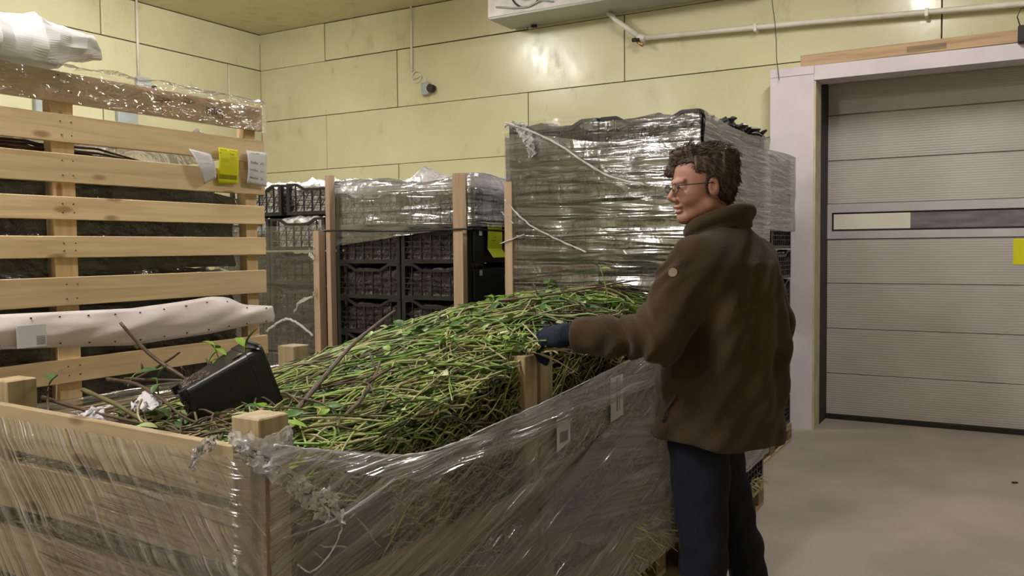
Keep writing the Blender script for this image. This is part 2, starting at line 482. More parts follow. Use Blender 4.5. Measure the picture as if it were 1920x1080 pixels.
PW = 2.62
A_off = -6.757 - PW * 2      # rows with joints at -6.757, -4.137 ...
B_off = -5.74 - PW * 2
rows = []
zs = [0.0, 0.60, 1.205, 1.81, 2.415, 3.02, 3.63, CEIL]
for i in range(7):
    rows.append((zs[i], zs[i + 1], A_off if i % 2 == 0 else B_off))
panel_wall('wall_back', 'x', WY, rows, WX, XR, hole=(-1.40, 1.75, 2.92), sign=1)
Lo_t = 5.385 - PW * 4
Lo_b = 6.968 - PW * 5
rowsL = [(zs[i], zs[i + 1], Lo_t if i % 2 == 0 else Lo_b) for i in range(7)]
panel_wall('wall_left', 'y', WX, rowsL, YF, WY + 0.12, sign=-1)
wr_ = structure(MB().box((XR, YF, 0), (XR + 0.12, WY + 0.12, CEIL + 0.1)).build('wall_right', M['panel']))
wf_ = structure(MB().box((WX, YF - 0.12, 0), (XR, YF, CEIL + 0.1)).build('wall_front', M['panel']))
cl = structure(MB().box((WX - 0.1, YF - 0.1, CEIL + 0.012), (XR + 0.1, WY + 0.1, CEIL + 0.12)).build('ceiling', M['joint']))
x = WX
k = 0
while x < XR - 0.1:
    x2 = min(x + 1.2, XR)
    y = YF - (1.3 if k % 2 else 0)
    while y < WY:
        y2 = min(y + 3.6, WY)
        ya = max(y, YF)
        if y2 - ya > 0.1:
            put('panel', bevel_box(round(x2 - x - 0.004, 3), round(y2 - ya - 0.004, 3), 0.014, M['ceil'], 0.002), cl, ((x + x2) / 2, (ya + y2) / 2, CEIL + 0.007))
        y = y2
    x = x2; k += 1
# room corner bead
structure(MB().box((WX, WY - 0.014, 2.6), (WX + 0.012, WY, 3.95)).build('trim_1', M['joint']))

# ---- sectional door, recessed behind the wall, with casing
DY = 7.766
door = structure(MB().box((-1.40, DY + 0.045, 0.0), (1.75, DY + 0.06, 3.0)).build('door_1', M['alu']))
dz = [0.035, 0.39, 0.778, 1.166, 1.545]


def ribbed_panel(x0, x1, z0, z1, mat, ribs):
    mb = MB()
    h = z1 - z0
    n = ribs * 2
    prof = [(0.0, 0.006), (0.006, 0.0)]
    for i in range(1, n):
        prof.append((0.006 + (h - 0.012) * i / n, 0.0 if i % 2 == 0 else 0.0013))
    prof += [(h - 0.006, 0.0), (h, 0.006)]
    st = len(mb.v)
    for z, d in prof:
        mb.v += [(x0, DY + d, z0 + z), (x1, DY + d, z0 + z)]
    for i in range(len(prof) - 1):
        a = st + 2 * i
        mb.f.append((a, a + 1, a + 3, a + 2)); mb.mi.append(0)
    # back and rims
    mb.box((x0, DY + 0.006, z0), (x1, DY + 0.04, z1))
    return mb.mesh('panel', mat)


for i in range(4):
    put('panel', ribbed_panel(-1.385, 1.74, dz[i] + 0.002, dz[i + 1] - 0.002, M['door'], 18), door)
for a, b in ((1.845, 2.209), (2.212, 2.595), (2.598, 2.93)):
    put('panel', ribbed_panel(-1.385, 1.74, a, b - 0.002, M['door'], 18), door)
MB().box((-1.385, DY - 0.012, 1.548), (1.74, DY + 0.03, 1.612)).build('rail', M['alu'], door)
MB().box((-1.385, DY - 0.012, 1.770), (1.74, DY + 0.03, 1.842)).build('rail', M['alu'], door)
MB().box((-1.385, DY - 0.012, 1.612), (-1.345, DY + 0.03, 1.770)).build('rail', M['alu'], door)
MB().box((-1.345, DY + 0.004, 1.612), (1.74, DY + 0.03, 1.770)).build('pane_gasket', M['rubber'], door)
xx = -1.33
for w_, mt in ((0.60, 'pane_lit'), (1.55, 'pane_reflect'), (0.85, 'pane_reflect')):
    MB().box((xx, DY - 0.001, 1.628), (xx + w_ - 0.002, DY + 0.006, 1.756)).build('pane', M[mt], door)
    xx += w_
MB().box((-1.395, DY - 0.03, 0.0), (1.745, DY + 0.03, 0.036)).build('bottom_seal', M['rubber'], door)
MB().box((-1.40, DY - 0.05, 0.0), (-1.384, DY + 0.03, 2.92)).build('side_seal', M['rubber'], door)
MB().box((-1.40, DY - 0.03, 2.865), (1.745, DY - 0.005, 2.93)).build('top_seal', M['rubber'], door)
structure(MB().box((-1.46, 7.45, 0), (-1.380, DY + 0.0, 2.86)).build('trim_2', M['rubber']))
# casing: broad white post and lintel standing proud of the panels
t3 = structure(MB().box((-1.735, 7.21, 0.0), (-1.392, 7.45, 2.925)).build('trim_3', M['white_metal']))
MB().box((-1.392, 7.215, 0.0), (-1.379, 7.44, 2.805)).build('reveal', M['cream'], t3)
MB().box((-1.735, 7.204, 2.86), (-1.392, 7.211, 2.925)).build('joint_strip', M['white_metal'], t3)
structure(MB().box((-1.391, 7.21, 2.81), (1.75, 7.45, 2.925)).build('trim_4', M['white_metal']))
structure(MB().box((-1.391, 7.45, 2.855), (1.75, 7.76, 2.925)).build('trim_5', M['cream']))
structure(MB().box((1.75, 7.21, 0), (2.09, 7.45, 2.925)).build('trim_6', M['white_metal']))
bt = thing('wooden_beam', 'weathered orange-brown timber lying along the top of the white door casing', 'beam')
board('timber', (-1.50, 7.245, 2.972), (0.02, 7.245, 2.978), 0.09, 0.05, M['beam'], bt, 'y')
MB().box((-0.72, 7.2185, 2.945), (-0.45, 7.2195, 2.99)).build('stain', M['pine_dark'], bt)
# yellow sign on the door
sg = MB().box((0.0, DY - 0.004, 1.33), (0.30, DY - 0.001, 1.53)).build('paper_note', M['yellow'])
meta(sg, 'plain bright yellow sheet stuck on the white sectional door below its window strip', 'note')

# ---- fittings on the walls
def pipe(name, pts, r, mat, parent=None, sides=10):
    return MB().tube(pts, r, sides).build(name, mat, parent, smooth=True)


pp = thing('drain_pipe', 'white plastic drain pipe from the cooler running along the wall above the door', 'pipe')
pipe('run', [(-2.93, 7.38, 3.372), (-1.5, 7.38, 3.312), (0.5, 7.38, 3.215), (2.2, 7.38, 3.15)], 0.022, M['white_plastic'], pp)
pipe('drop', [(-3.23, 7.35, 3.64), (-3.16, 7.36, 3.56), (-2.93, 7.38, 3.372)], 0.024, M['white_plastic'], pp)
pipe('elbow', [(-2.96, 7.38, 3.385), (-2.89, 7.38, 3.365)], 0.032, M['white_plastic'], pp)
pipe('valve', [(-2.955, 7.37, 3.345), (-2.90, 7.36, 3.30)], 0.016, M['brass'], pp)
pipe('valve_handle', [(-3.00, 7.36, 3.36), (-2.93, 7.36, 3.355)], 0.018, M['rubber'], pp)
for xx in (-1.9, -0.6, 0.7):
    zz = 3.372 + (xx + 2.93) * (-0.0455)
    MB().box((xx - 0.012, 7.355, zz - 0.03), (xx + 0.012, 7.46, zz + 0.03)).build('clip', M['white_plastic'], pp)
wi = pipe('hanging_wire', [(-1.71, 7.17, 4.05), (-1.70, 7.16, 3.8), (-1.725, 7.17, 3.55), (-1.69, 7.16, 3.3), (-1.68, 7.17, 3.15), (-1.675, 7.165, 3.0), (-1.655, 7.17, 2.83)], 0.003, M['ink'])
meta(wi, 'thin dark wire dangling from the ceiling in front of the white door casing', 'wire')


def wall_sensor(label, cat, base, normal, conduit_x, top):
    pass


sb = thing('junction_box', 'small grey box with black round switch on the back wall under a curled cable', 'switch box')
put('housing', bevel_box(0.10, 0.05, 0.13, M['grey_box'], 0.008), sb, (-5.345, WY - 0.035, 3.17))
MB().tube([(-5.262, WY - 0.03, 3.165), (-5.262, WY - 0.09, 3.165)], 0.040, 14).build('dial', M['rubber'], sb)
cd = thing('cable_conduit', 'white conduit dropping down the back wall to the grey switch box', 'conduit')
pipe('tube', [(-5.53, WY - 0.03, CEIL), (-5.53, WY - 0.03, 3.37)], 0.011, M['white_plastic'], cd)
loop = [(-5.53, WY - 0.03, 3.37)] + [(-5.47 + 0.06 * math.cos(t), WY - 0.03, 3.31 + 0.06 * math.sin(t)) for t in np.linspace(math.pi, math.pi * 3.1, 22)] + [(-5.44, WY - 0.03, 3.31), (-5.40, WY - 0.03, 3.33), (-5.36, WY - 0.03, 3.29), (-5.345, WY - 0.03, 3.235)]
pipe('curl', loop, 0.006, M['white_plastic'], cd, 6)
cd2 = thing('cable_conduit', 'grey conduit dropping down the left wall behind the tall slatted crate', 'conduit')
pipe('tube', [(WX + 0.03, 5.78, CEIL), (WX + 0.03, 5.78, 3.25)], 0.013, M['white_plastic'], cd2)
sb2 = thing('junction_box', 'small grey socket box on the left wall just above the wrapped top slat', 'switch box')
put('housing', bevel_box(0.06, 0.16, 0.16, M['grey_box'], 0.008), sb2, (WX + 0.045, 5.82, 3.20))
put('plug', bevel_box(0.06, 0.04, 0.08, M['rubber'], 0.006), sb2, (WX + 0.06, 5.93, 3.17))
sb3 = put('wall_socket', bevel_box(0.06, 0.22, 0.34, M['grey_box'], 0.01), None, (WX + 0.045, 5.62, 2.86))
meta(sb3, 'blue-grey wall box seen through the gap under the wrapped top slat', 'socket')
sb4 = put('wall_socket', bevel_box(0.06, 0.12, 0.26, M['grey_box'], 0.01), None, (WX + 0.045, 4.73, 2.86))
meta(sb4, 'narrow grey wall box behind the slatted crate, left of its middle post', 'socket')
rl = thing('wooden_ledge', 'short brown wooden ledge on the left wall beside the small socket box', 'ledge')
board('plank', (WX + 0.05, 5.15, 3.13), (WX + 0.05, 5.72, 3.145), 0.06, 0.05, M['beam'], rl, 'x')
bk = thing('door_switch', 'small black device with wire loop at the right end of the wooden beam', 'switch')
put('body', bevel_box(0.09, 0.07, 0.12, M['rubber'], 0.006), bk, (0.05, 7.18, 2.975))
pipe('wire', [(0.02, 7.17, 3.03), (0.0, 7.17, 3.10), (0.02, 7.18, 3.16), (0.08, 7.2, 3.17)], 0.004, M['ink'], bk, 6)
dt = put('floor_chip', bevel_box(0.035, 0.02, 0.008, M['soil'], 0.003), None, (0.03, 6.16, 0.006), (0, 0, 0.5))
meta(dt, 'small brown scrap lying on the bare concrete floor in front of the door', 'debris')

# ---- cooler on the ceiling
co = thing('evaporator_cooler', 'white ceiling mounted cooling unit with a grey underside near the back wall', 'cooling unit')
put('casing', bevel_box(2.6, 0.44, 0.40, M['cooler_white'], 0.01), co, (-4.30 + 1.3, 7.20, 3.852))
MB().box((-4.29, 6.985, 3.640), (-1.71, 7.415, 3.654)).build('drip_tray', M['grey_under'], co)
for i in range(3):
    cx = -3.87 + i * 0.85
    ring = [(cx + 0.17 * math.cos(t), 6.97, 3.86 + 0.17 * math.sin(t)) for t in np.linspace(0, 2 * math.pi, 25)]
    g = MB().tube(ring, 0.008, 6).build('fan_guard', M['rubber'], co, smooth=True)
    for rr_ in (0.06, 0.11):
        MB().tube([(cx + rr_ * math.cos(t), 6.965, 3.86 + rr_ * math.sin(t)) for t in np.linspace(0, 2 * math.pi, 19)], 0.004, 5).build('guard_ring', M['alu'], g)
pipe('refrigerant_hose', [(-4.2, 6.972, 3.74), (-4.0, 6.96, 3.70), (-3.85, 6.965, 3.69), (-3.72, 6.96, 3.73), (-3.6, 6.972, 3.70)], 0.009, M['grey_box'], co, 6)
put('drain_stub', bevel_box(0.05, 0.04, 0.03, M['rubber'], 0.005), co, (-4.02, 7.38, 3.63))
for xx in (-4.1, -1.9):
    MB().box((xx - 0.02, 7.0, 4.04), (xx + 0.02, 7.4, CEIL)).build('hanger', M['alu'], co)
# ---- lamp fittings
def lamp_glow(k, strength):
    m = bpy.data.materials.new('lamp_diffuser'); m.use_nodes = True
    nt = m.node_tree; nt.nodes.clear()
    e = N(nt, 'ShaderNodeEmission'); e.inputs[0].default_value = (1.0, 0.955, 0.915, 1); e.inputs[1].default_value = strength
    o_ = N(nt, 'ShaderNodeOutputMaterial'); nt.links.new(e.outputs[0], o_.inputs[0])
    return m


for i, ((lx, ly), p_) in enumerate(LAMPS):
    lt = thing('ceiling_light', ['white strip light on the ceiling over the left stacks', 'white strip light on the ceiling before the door', 'white strip light on the ceiling above the foreground crate, outside the photo', 'white strip light on the ceiling above the slatted crate, outside the photo', 'added unseen strip light behind the camera, brightening the front boards'][i], 'lamp', (lx, ly, CEIL))
    put('housing', bevel_box(0.16, 1.35, 0.05, M['cooler_white'], 0.008), lt, (0, 0, -0.028))
    MB().box((-0.055, -0.62, -0.12), (0.055, 0.62, -0.054)).build('diffuser', lamp_glow(i, p_), lt)
    for q in (-0.64, 0.64):
        put('end_cap', bevel_box(0.13, 0.03, 0.075, M['grey_box'], 0.005), lt, (0, q, -0.085))

# ------------------------------------------------------------------ pallets, plastic crates
def make_pallet(x0, x1, y0, y1, label, h=0.14):
    """boards run across x"""
    t = thing('pallet', label, 'pallet', ((x0 + x1) / 2, (y0 + y1) / 2, 0))
    lx, ly = (x1 - x0), (y1 - y0)
    n = 5 if ly < 1.05 else 6
    for i in range(n):
        yy = -ly / 2 + 0.055 + (ly - 0.11) * i / (n - 1)
        board('deck_board', (-lx / 2, yy, h - 0.011), (lx / 2, yy, h - 0.011), 0.10, 0.022, M['pine_grey'], t, 'z')
    for xx in (-lx / 2 + 0.05, 0, lx / 2 - 0.05):
        board('runner', (xx, -ly / 2, 0.011), (xx, ly / 2, 0.011), 0.10, 0.022, M['pine_grey'], t, 'z')
        board('stringer', (xx, -ly / 2, h - 0.033), (xx, ly / 2, h - 0.033), 0.10, 0.02, M['pine_grey'], t, 'z')
        for yy in (-ly / 2 + 0.06, 0, ly / 2 - 0.06):
            put('block', bevel_box(0.10, 0.12, round(h - 0.066, 3), M['pine_dark'], 0.003), t, (xx, yy, 0.022 + (h - 0.066) / 2))
    return t


def crate_mesh(name, w, d, h, mat):
    """perforated plastic crate, corner at -w/2,-d/2,0; rims dip between raised corners"""
    mb = MB()
    t = 0.012
    rim = 0.016
    dip = h * 0.80

    def side(p0, p1, inward):
        p0 = Vector(p0); p1 = Vector(p1); d_ = (p1 - p0); L = d_.length; u = d_.normalized()
        P = lambda s, z: p0 + u * s + Vector((0, 0, z))
        # lower solid band and ledge
        mb.bar(P(0, 0.012), P(L, 0.012), t, 0.024)
        # rim: high - dip - high
        mb.bar(P(0, h - rim / 2), P(L * 0.16, h - rim / 2), t * 1.5, rim)
        mb.bar(P(L * 0.16, h - rim / 2), P(L * 0.30, dip), t * 1.5, rim)
        mb.bar(P(L * 0.30, dip), P(L * 0.70, dip), t * 1.5, rim)
        mb.bar(P(L * 0.70, dip), P(L * 0.84, h - rim / 2), t * 1.5, rim)
        mb.bar(P(L * 0.84, h - rim / 2), P(L, h - rim / 2), t * 1.5, rim)
        n = max(4, int(L / 0.062))
        for i in range(n + 1):
            s = L * i / n
            fr = s / L
            top = h - rim if (fr < 0.2 or fr > 0.8) else dip - rim / 2
            if 0.2 <= fr <= 0.3: top = h - rim - (h - dip) * (fr - 0.16) / 0.14
            if 0.7 <= fr <= 0.8: top = h - rim - (h - dip) * (0.84 - fr) / 0.14
            wd = 0.013 if i in (0, n) else (0.009 if i == n // 2 else 0.0055)
            mb.bar(P(s, 0.02), P(s, top), wd, t * 0.8, up=tuple(inward))
        for z in (h * 0.30, h * 0.45, h * 0.60):
            mb.bar(P(0, z), P(L, z), t * 0.6, 0.0055)
        # fine diagonal lattice
        m = int(L / 0.05)
        for i in range(m):
            mb.bar(P(L * i / m, 0.03), P(min(L, L * i / m + 0.075), dip - 0.02), 0.003, 0.004)

    a = 0.008
    side((-w / 2 + a, -d / 2 + a, 0), (w / 2 - a, -d / 2 + a, 0), (0, 1, 0))
    side((w / 2 - a, -d / 2 + a, 0), (w / 2 - a, d / 2 - a, 0), (-1, 0, 0))
    side((w / 2 - a, d / 2 - a, 0), (-w / 2 + a, d / 2 - a, 0), (0, -1, 0))
    side((-w / 2 + a, d / 2 - a, 0), (-w / 2 + a, -d / 2 + a, 0), (1, 0, 0))
    for sx in (-1, 1):
        for sy in (-1, 1):
            cx, cy = sx * (w / 2 - 0.014), sy * (d / 2 - 0.014)
            mb.box((cx - 0.013, cy - 0.013, 0), (cx + 0.013, cy + 0.013, h - 0.004))
    mb.box((-w / 2 + 0.012, -d / 2 + 0.012, 0.004), (w / 2 - 0.012, d / 2 - 0.012, 0.010))
    return mb.mesh(name, mat)


def lumpy(name, w, d, h, seed, mat, amp=0.03, nx=22, ny=18, top_only=False, crown=0.03):
    """crumpled closed bag filling a crate"""
    rr = random.Random(seed)
    verts = []; faces = []
    off = Vector((rr.random() * 50, rr.random() * 50, rr.random() * 50))
    nz = 7
    bm = bmesh.new()
    bmesh.ops.create_grid(bm, x_segments=nx, y_segments=ny, size=0.5)
    bm.free()
    # parametrise a rounded box by a cube-sphere
    bm = bmesh.new()
    bmesh.ops.create_cube(bm, size=1.0)
    bmesh.ops.subdivide_edges(bm, edges=list(bm.edges), cuts=13, use_grid_fill=True)
    for v in bm.verts:
        p = v.co.copy()
        q = Vector((p.x * w, p.y * d, (p.z + 0.5) * h))
        nrm = Vector((p.x, p.y, p.z)).normalized()
        n1 = mnoise.noise((q + off) * 14)
        n2 = abs(mnoise.noise((q + off) * 32))
        disp = amp * 0.5 * n1 - amp * 0.5 * n2
        if p.z > 0.45:
            disp += crown * (1 - (2 * p.x) ** 4) * (1 - (2 * p.y) ** 4) + amp * mnoise.noise((q + off) * 22)
            q.z += disp
        elif p.z > -0.45:
            q.x += nrm.x * (disp - amp * 0.25); q.y += nrm.y * (disp - amp * 0.25)
        v.co = q
    me = bpy.data.meshes.new(name)
    bm.to_mesh(me); bm.free()
    me.materials.append(mat)
    me.polygons.foreach_set('use_smooth', [True] * len(me.polygons))
    return me


CH = 0.212
crate_a = crate_mesh('plastic_crate', 0.49, 0.58, CH, M['black_plastic'])
bags = [lumpy('bag', 0.445, 0.535, CH - 0.055, 10 + i, M['pack'], 0.03, crown=0.03) for i in range(3)]
bags_top = [lumpy('bag', 0.445, 0.535, CH - 0.04, 20 + i, M['pack_top'], 0.045, crown=0.05) for i in range(2)]


def crate_stack(x0, y0, cols, rows_, z0, levels, labels, bag_label, grp, top_bag=True, step=CH, skip=None):
    for L in range(levels):
        for c in range(cols):
            for r in range(rows_):
                if skip and skip(L, c, r): continue
                cx = x0 + 0.25 + 0.5 * c; cy = y0 + 0.29 + 0.60 * r
                cr = put('plastic_crate', crate_a, None, (cx + R.uniform(-.003, .003), cy, z0 + L * step))
                fromtop = ['topmost', 'second', 'third', 'fourth', 'fifth', 'sixth', 'seventh', 'eighth', 'lowest'][levels - 1 - L]
                col_ = ['left', 'right'][c]
                row_ = 'front' if r == 0 else 'back'
                meta(cr, '%s black perforated crate, %s from the top at the %s %s of %s' % (labels, fromtop, row_, col_, grp) if fromtop != 'topmost' else '%s topmost black perforated crate at the %s %s of %s' % (labels, row_, col_, grp), 'crate', 'crates of ' + grp)
                tp = L == levels - 1
                me = bags_top[R.randrange(2)] if tp and top_bag else bags[R.randrange(3)]
                bg = put('packed_bag', me, None, (cx, cy, z0 + L * step + 0.014))
                meta(bg, ('%s bag bulging from the topmost %s %s crate of %s' % (bag_label[1], row_, col_, grp)) if tp else ('%s bag in the %s crate from the top, %s %s of %s' % (bag_label[0], fromtop, row_, col_, grp)), 'bag', 'bags in ' + grp)


# middle wrapped stack (stack with two wooden posts)
S2X0, S2X1, S2Y0 = -3.62, -2.61, 4.05
make_pallet(S2X0, S2X1, S2Y0, S2Y0 + 1.19, 'pallet under the middle stack of black crates with the lime tag')
crate_stack(S2X0 + 0.004, S2Y0 + 0.004, 2, 2, 0.142, 8, 'uncovered', ('packed plastic', 'crumpled white'), 'the middle stack')
# tall wrapped stack behind the man
S3X0, S3X1, S3Y0 = -2.222, -1.228, 3.80
make_pallet(S3X0, S3X1, S3Y0, S3Y0 + 1.19, 'pallet under the tall wrapped stack behind the man')
crate_stack(S3X0 - 0.003, S3Y0 + 0.004, 2, 2, 0.142, 9, 'film-wrapped', ('packed plastic', 'glossy dark'), 'the tall stack', top_bag=False, step=0.2205)
# farther stack beside the door
S4X0, S4X1, S4Y0 = -2.46, -1.45, 5.55
make_pallet(S4X0, S4X1, S4Y0, S4Y0 + 1.19, 'pallet under the far wrapped stack beside the white door casing')
crate_stack(S4X0 + 0.004, S4Y0 + 0.004, 2, 2, 0.142, 9, 'milky-wrapped', ('packed plastic', 'packed plastic'), 'the far stack', top_bag=False, step=0.222,
            skip=lambda L, c, r: c == 0 and r == 1)
# stack left of the middle one
S1X0, S1X1, S1Y0 = -4.86, -3.85, 4.22
make_pallet(S1X0, S1X1, S1Y0, S1Y0 + 1.19, 'pallet under the hazy wrapped stack left of the middle stack')
crate_stack(S1X0 + 0.004, S1Y0 + 0.004, 2, 2, 0.142, 7, 'hazy-wrapped', ('packed plastic', 'crumpled white'), 'the hazy stack', step=0.226)
tc_ = put('plastic_crate', crate_a, None, (-4.06, 4.62, 1.735), (0, 0, 0.10))
meta(tc_, 'open black crate set on top of the hazy wrapped stack, right by the slatted crate', 'crate')
tb_ = put('packed_bag', bags_top[0], None, (-4.06, 4.62, 1.755), (0, 0, 0.10))
meta(tb_, 'crumpled white bag heaped in the open top crate next to the slatted crate', 'bag')
tc_ = put('plastic_crate', crate_a, None, (-4.58, 4.60, 1.735), (0, 0, 0.02))
meta(tc_, 'open black crate on the hazy stack, mostly hidden by the slatted crate', 'crate')
tb_ = put('packed_bag', bags_top[1], None, (-4.58, 4.60, 1.755))
meta(tb_, 'crumpled white bag in the crate mostly hidden by the slatted crate', 'bag')

# wooden uprights of those stacks
for (a, b, w, t, mt, lab) in (
        ((-3.60, 3.995, 0.145), (-3.60, 3.995, 1.95), 0.035, 0.05, 'post_pink', 'thin pale wooden upright at the left front corner of the middle stack'),
        ((-2.655, 3.995, 0.145), (-2.655, 3.995, 1.915), 0.065, 0.045, 'post_pink', 'pale wooden upright at the right front corner of the middle stack'),
        ((-2.196, 3.765, 0.145), (-2.196, 3.765, 1.83), 0.045, 0.045, 'post_pink', 'pale wooden upright at the left front corner of the tall wrapped stack'),
        ((-3.84, 4.15, 0.145), (-3.84, 4.15, 1.62), 0.05, 0.06, 'post_pink', 'short reddish wooden upright at the corner of the hazy stack'),
        ((-3.775, 4.19, 0.0), (-3.775, 4.19, 1.60), 0.03, 0.05, 'pine_dark', 'narrow brown upright behind the short reddish one')):
    t_ = thing('wooden_post', lab, 'post')
    board('upright', a, b, w, t, M[mt], t_, 'y')
# black sprouting tops on the tall stack
mb = MB()
for i in range(420):
    x = R.uniform(S3X0 + 0.45, S3X1 + 0.0); y = R.uniform(S3Y0 + 0.5, S3Y0 + 1.2)
    p = Vector((x, y, 2.10 + 0.03 * mnoise.noise(Vector((x * 9, y * 9, 0))))); d = Vector((R.gauss(0.1, 1), R.gauss(0, 1), R.uniform(0.1, 0.8))).normalized()
    L = R.uniform(0.03, 0.075)
    mb.tube([p, p + d * L * 0.5 + Vector((0, 0, R.uniform(0.0, .02))), p + d * L + Vector((R.uniform(-.02, .02), R.uniform(-.02, .02), -0.005))], [0.008, 0.017, 0.006], 4)
o = mb.build('dark_foliage', simple('black_leaves', (0.02, 0.022, 0.018), (0.01, 0.01, 0.01), 0.5))
meta(o, 'dark wilted leaves sticking out over the top crates of the tall wrapped stack', 'foliage', kind='stuff')


# ------------------------------------------------------------------ stretch film shells
def film_sheet(name, path, ztop, zbot, mat, parent=None, nv=18, disp=0.012, seed=0, step=0.05, closed=False, fold=None, flow=1.0):
    """path: list of (x, y); ztop, zbot: functions of arclength (or numbers); displaced outwards by streaky noise"""
    pts = [Vector((p[0], p[1], 0)) for p in path]
    if closed: pts.append(pts[0])
    seg = []
    s = 0.0
    samples = []
    for i in range(len(pts) - 1):
        d = pts[i + 1] - pts[i]; L = d.length
        n = max(1, int(L / step))
        for k in range(n):
            samples.append((pts[i] + d * k / n, s + L * k / n, d.normalized()))
        s += L
    samples.append((pts[-1], s, (pts[-1] - pts[-2]).normalized()))
    ft = ztop if callable(ztop) else (lambda s_: ztop)
    fb = zbot if callable(zbot) else (lambda s_: zbot)
    V = []; F = []; UV = []
    for (p, s_, d) in samples:
        nrm = Vector((d.y, -d.x, 0))
        a, b = fb(s_), ft(s_)
        for j in range(nv + 1):
            z = a + (b - a) * j / nv
            q = Vector((s_ * 1.1 * flow + seed * 7.7, z * 9 + seed * 3.1, seed))
            h = mnoise.noise(q) * 0.6 + mnoise.noise(q * 2.7) * 0.4
            h += 0.35 * mnoise.noise(Vector((s_ * 7, z * 7, seed + 5)))
            v = p + nrm * (disp * (h + 0.5))
            V.append((v.x, v.y, z + disp * 0.25 * mnoise.noise(Vector((s_ * 5, z * 5, 3 + seed)))))
            UV.append((s_, z))
    m = nv + 1
    for i in range(len(samples) - 1):
        for j in range(nv):
            F.append((i * m + j, (i + 1) * m + j, (i + 1) * m + j + 1, i * m + j + 1))
    if fold:      # top flap leaning inwards by `fold`
        n0 = len(V)
        cx = sum(p.x for p, _, _ in samples) / len(samples); cy = sum(p.y for p, _, _ in samples) / len(samples)
        for i, (p, s_, d) in enumerate(samples):
            tp = Vector(V[i * m + nv])
            c = Vector((cx, cy, tp.z))
            dirn = (c - tp); dirn.z = 0; dirn.normalize()
            for kk, (dd, up) in enumerate(((0.4, 0.010), (1.0, 0.0))):
                q = tp + dirn * fold * dd + Vector((0, 0, up + 0.02 * mnoise.noise(Vector((s_ * 9, kk * 3, seed)))))
                V.append(tuple(q)); UV.append((s_, UV[i * m + nv][1] + fold * dd))
        for i in range(len(samples) - 1):
            F.append((i * m + nv, (i + 1) * m + nv, n0 + (i + 1) * 2, n0 + i * 2))
            F.append((n0 + i * 2, n0 + (i + 1) * 2, n0 + (i + 1) * 2 + 1, n0 + i * 2 + 1))
    me = bpy.data.meshes.new(name)
    me.from_pydata(V, [], F)
    uvl = me.uv_layers.new(name='UVMap')
    li = np.zeros(len(me.loops), dtype=np.int32)
    me.loops.foreach_get('vertex_index', li)
    uvl.data.foreach_set('uv', np.array(UV, dtype=np.float32)[li].ravel())
    me.materials.append(mat)
    me.polygons.foreach_set('use_smooth', [True] * len(F))
    me.update()
    return put(name, me, parent)


def rect(x0, x1, y0, y1, g=0.012, r=0.015):
    x0 -= g; x1 += g; y0 -= g; y1 += g
    return [(x0 + r, y0), (x1 - r, y0), (x1, y0 + r), (x1, y1 - r), (x1 - r, y1), (x0 + r, y1), (x0, y1 - r), (x0, y0 + r)]


# middle stack: wrap covers only the upper third, its lower edge rising to the right
w2 = thing('film_wrap', 'shiny clear stretch film around the top of the middle crate stack', 'stretch film')
film_sheet('wrap', rect(S2X0 - 0.0, S2X1 + 0.01, 4.042, S2Y0 + 1.2), lambda s: 1.90 + 0.02 * math.sin(s * 7), lambda s: 1.52 + (0.10 * min(s, 1.0)), M['film_stack'], w2, seed=1, closed=True, fold=0.22, nv=14, disp=0.016)
t3w = thing('film_wrap', 'glossy clear stretch film around the tall crate stack behind the man', 'stretch film')
P3_ = [(S3X0 + 0.004, S3Y0 - 0.04), (S3X1 + 0.012, S3Y0 - 0.014)]
film_sheet('wrap_band', P3_, lambda s: 2.03 + 0.04 * math.cos(s * 5), lambda s: 0.30, M['film_stack'], t3w, seed=2, nv=60, disp=0.022, step=0.03)
film_sheet('wrap_band', P3_, lambda s: 2.125 if s < 0.5 else 2.09, lambda s: 1.95 - 0.32 * min(1, s / 1.0), M['film_thin'], t3w, seed=3, nv=18, disp=0.03, step=0.03)
film_sheet('wrap_side', [(S3X1 + 0.014, S3Y0 - 0.014), (S3X1 + 0.014, S3Y0 + 1.21)], lambda s: 2.11 - 0.03 * math.sin(s * 2.5), 0.30, M['film_side'], t3w, seed=4, nv=40, disp=0.02)
film_sheet('wrap_side', [(S3X1, S3Y0 + 1.22), (S3X0 - 0.006, S3Y0 + 1.22), (S3X0 - 0.006, S3Y0 - 0.01)], 2.06, 0.30, M['film_side'], t3w, seed=5, nv=30, disp=0.02)
w4 = thing('film_wrap', 'milky stretch film around the far crate stack beside the door casing', 'stretch film')
film_sheet('wrap', rect(S4X0, S4X1, S4Y0, S4Y0 + 1.19), lambda s: 2.15 + 0.01 * math.sin(s * 4), lambda s: 1.60, M['film_side'], w4, seed=6, closed=True, fold=0.4, nv=14, disp=0.014)
w1 = thing('film_wrap', 'thin brownish hazy film around the stack next to the slatted crate', 'stretch film')
film_sheet('wrap', rect(S1X0, S1X1 + 0.0, S1Y0 - 0.01, S1Y0 + 1.2), lambda s: 1.66, 0.2, M['film_thin'], w1, seed=7, closed=True, nv=30, disp=0.014)


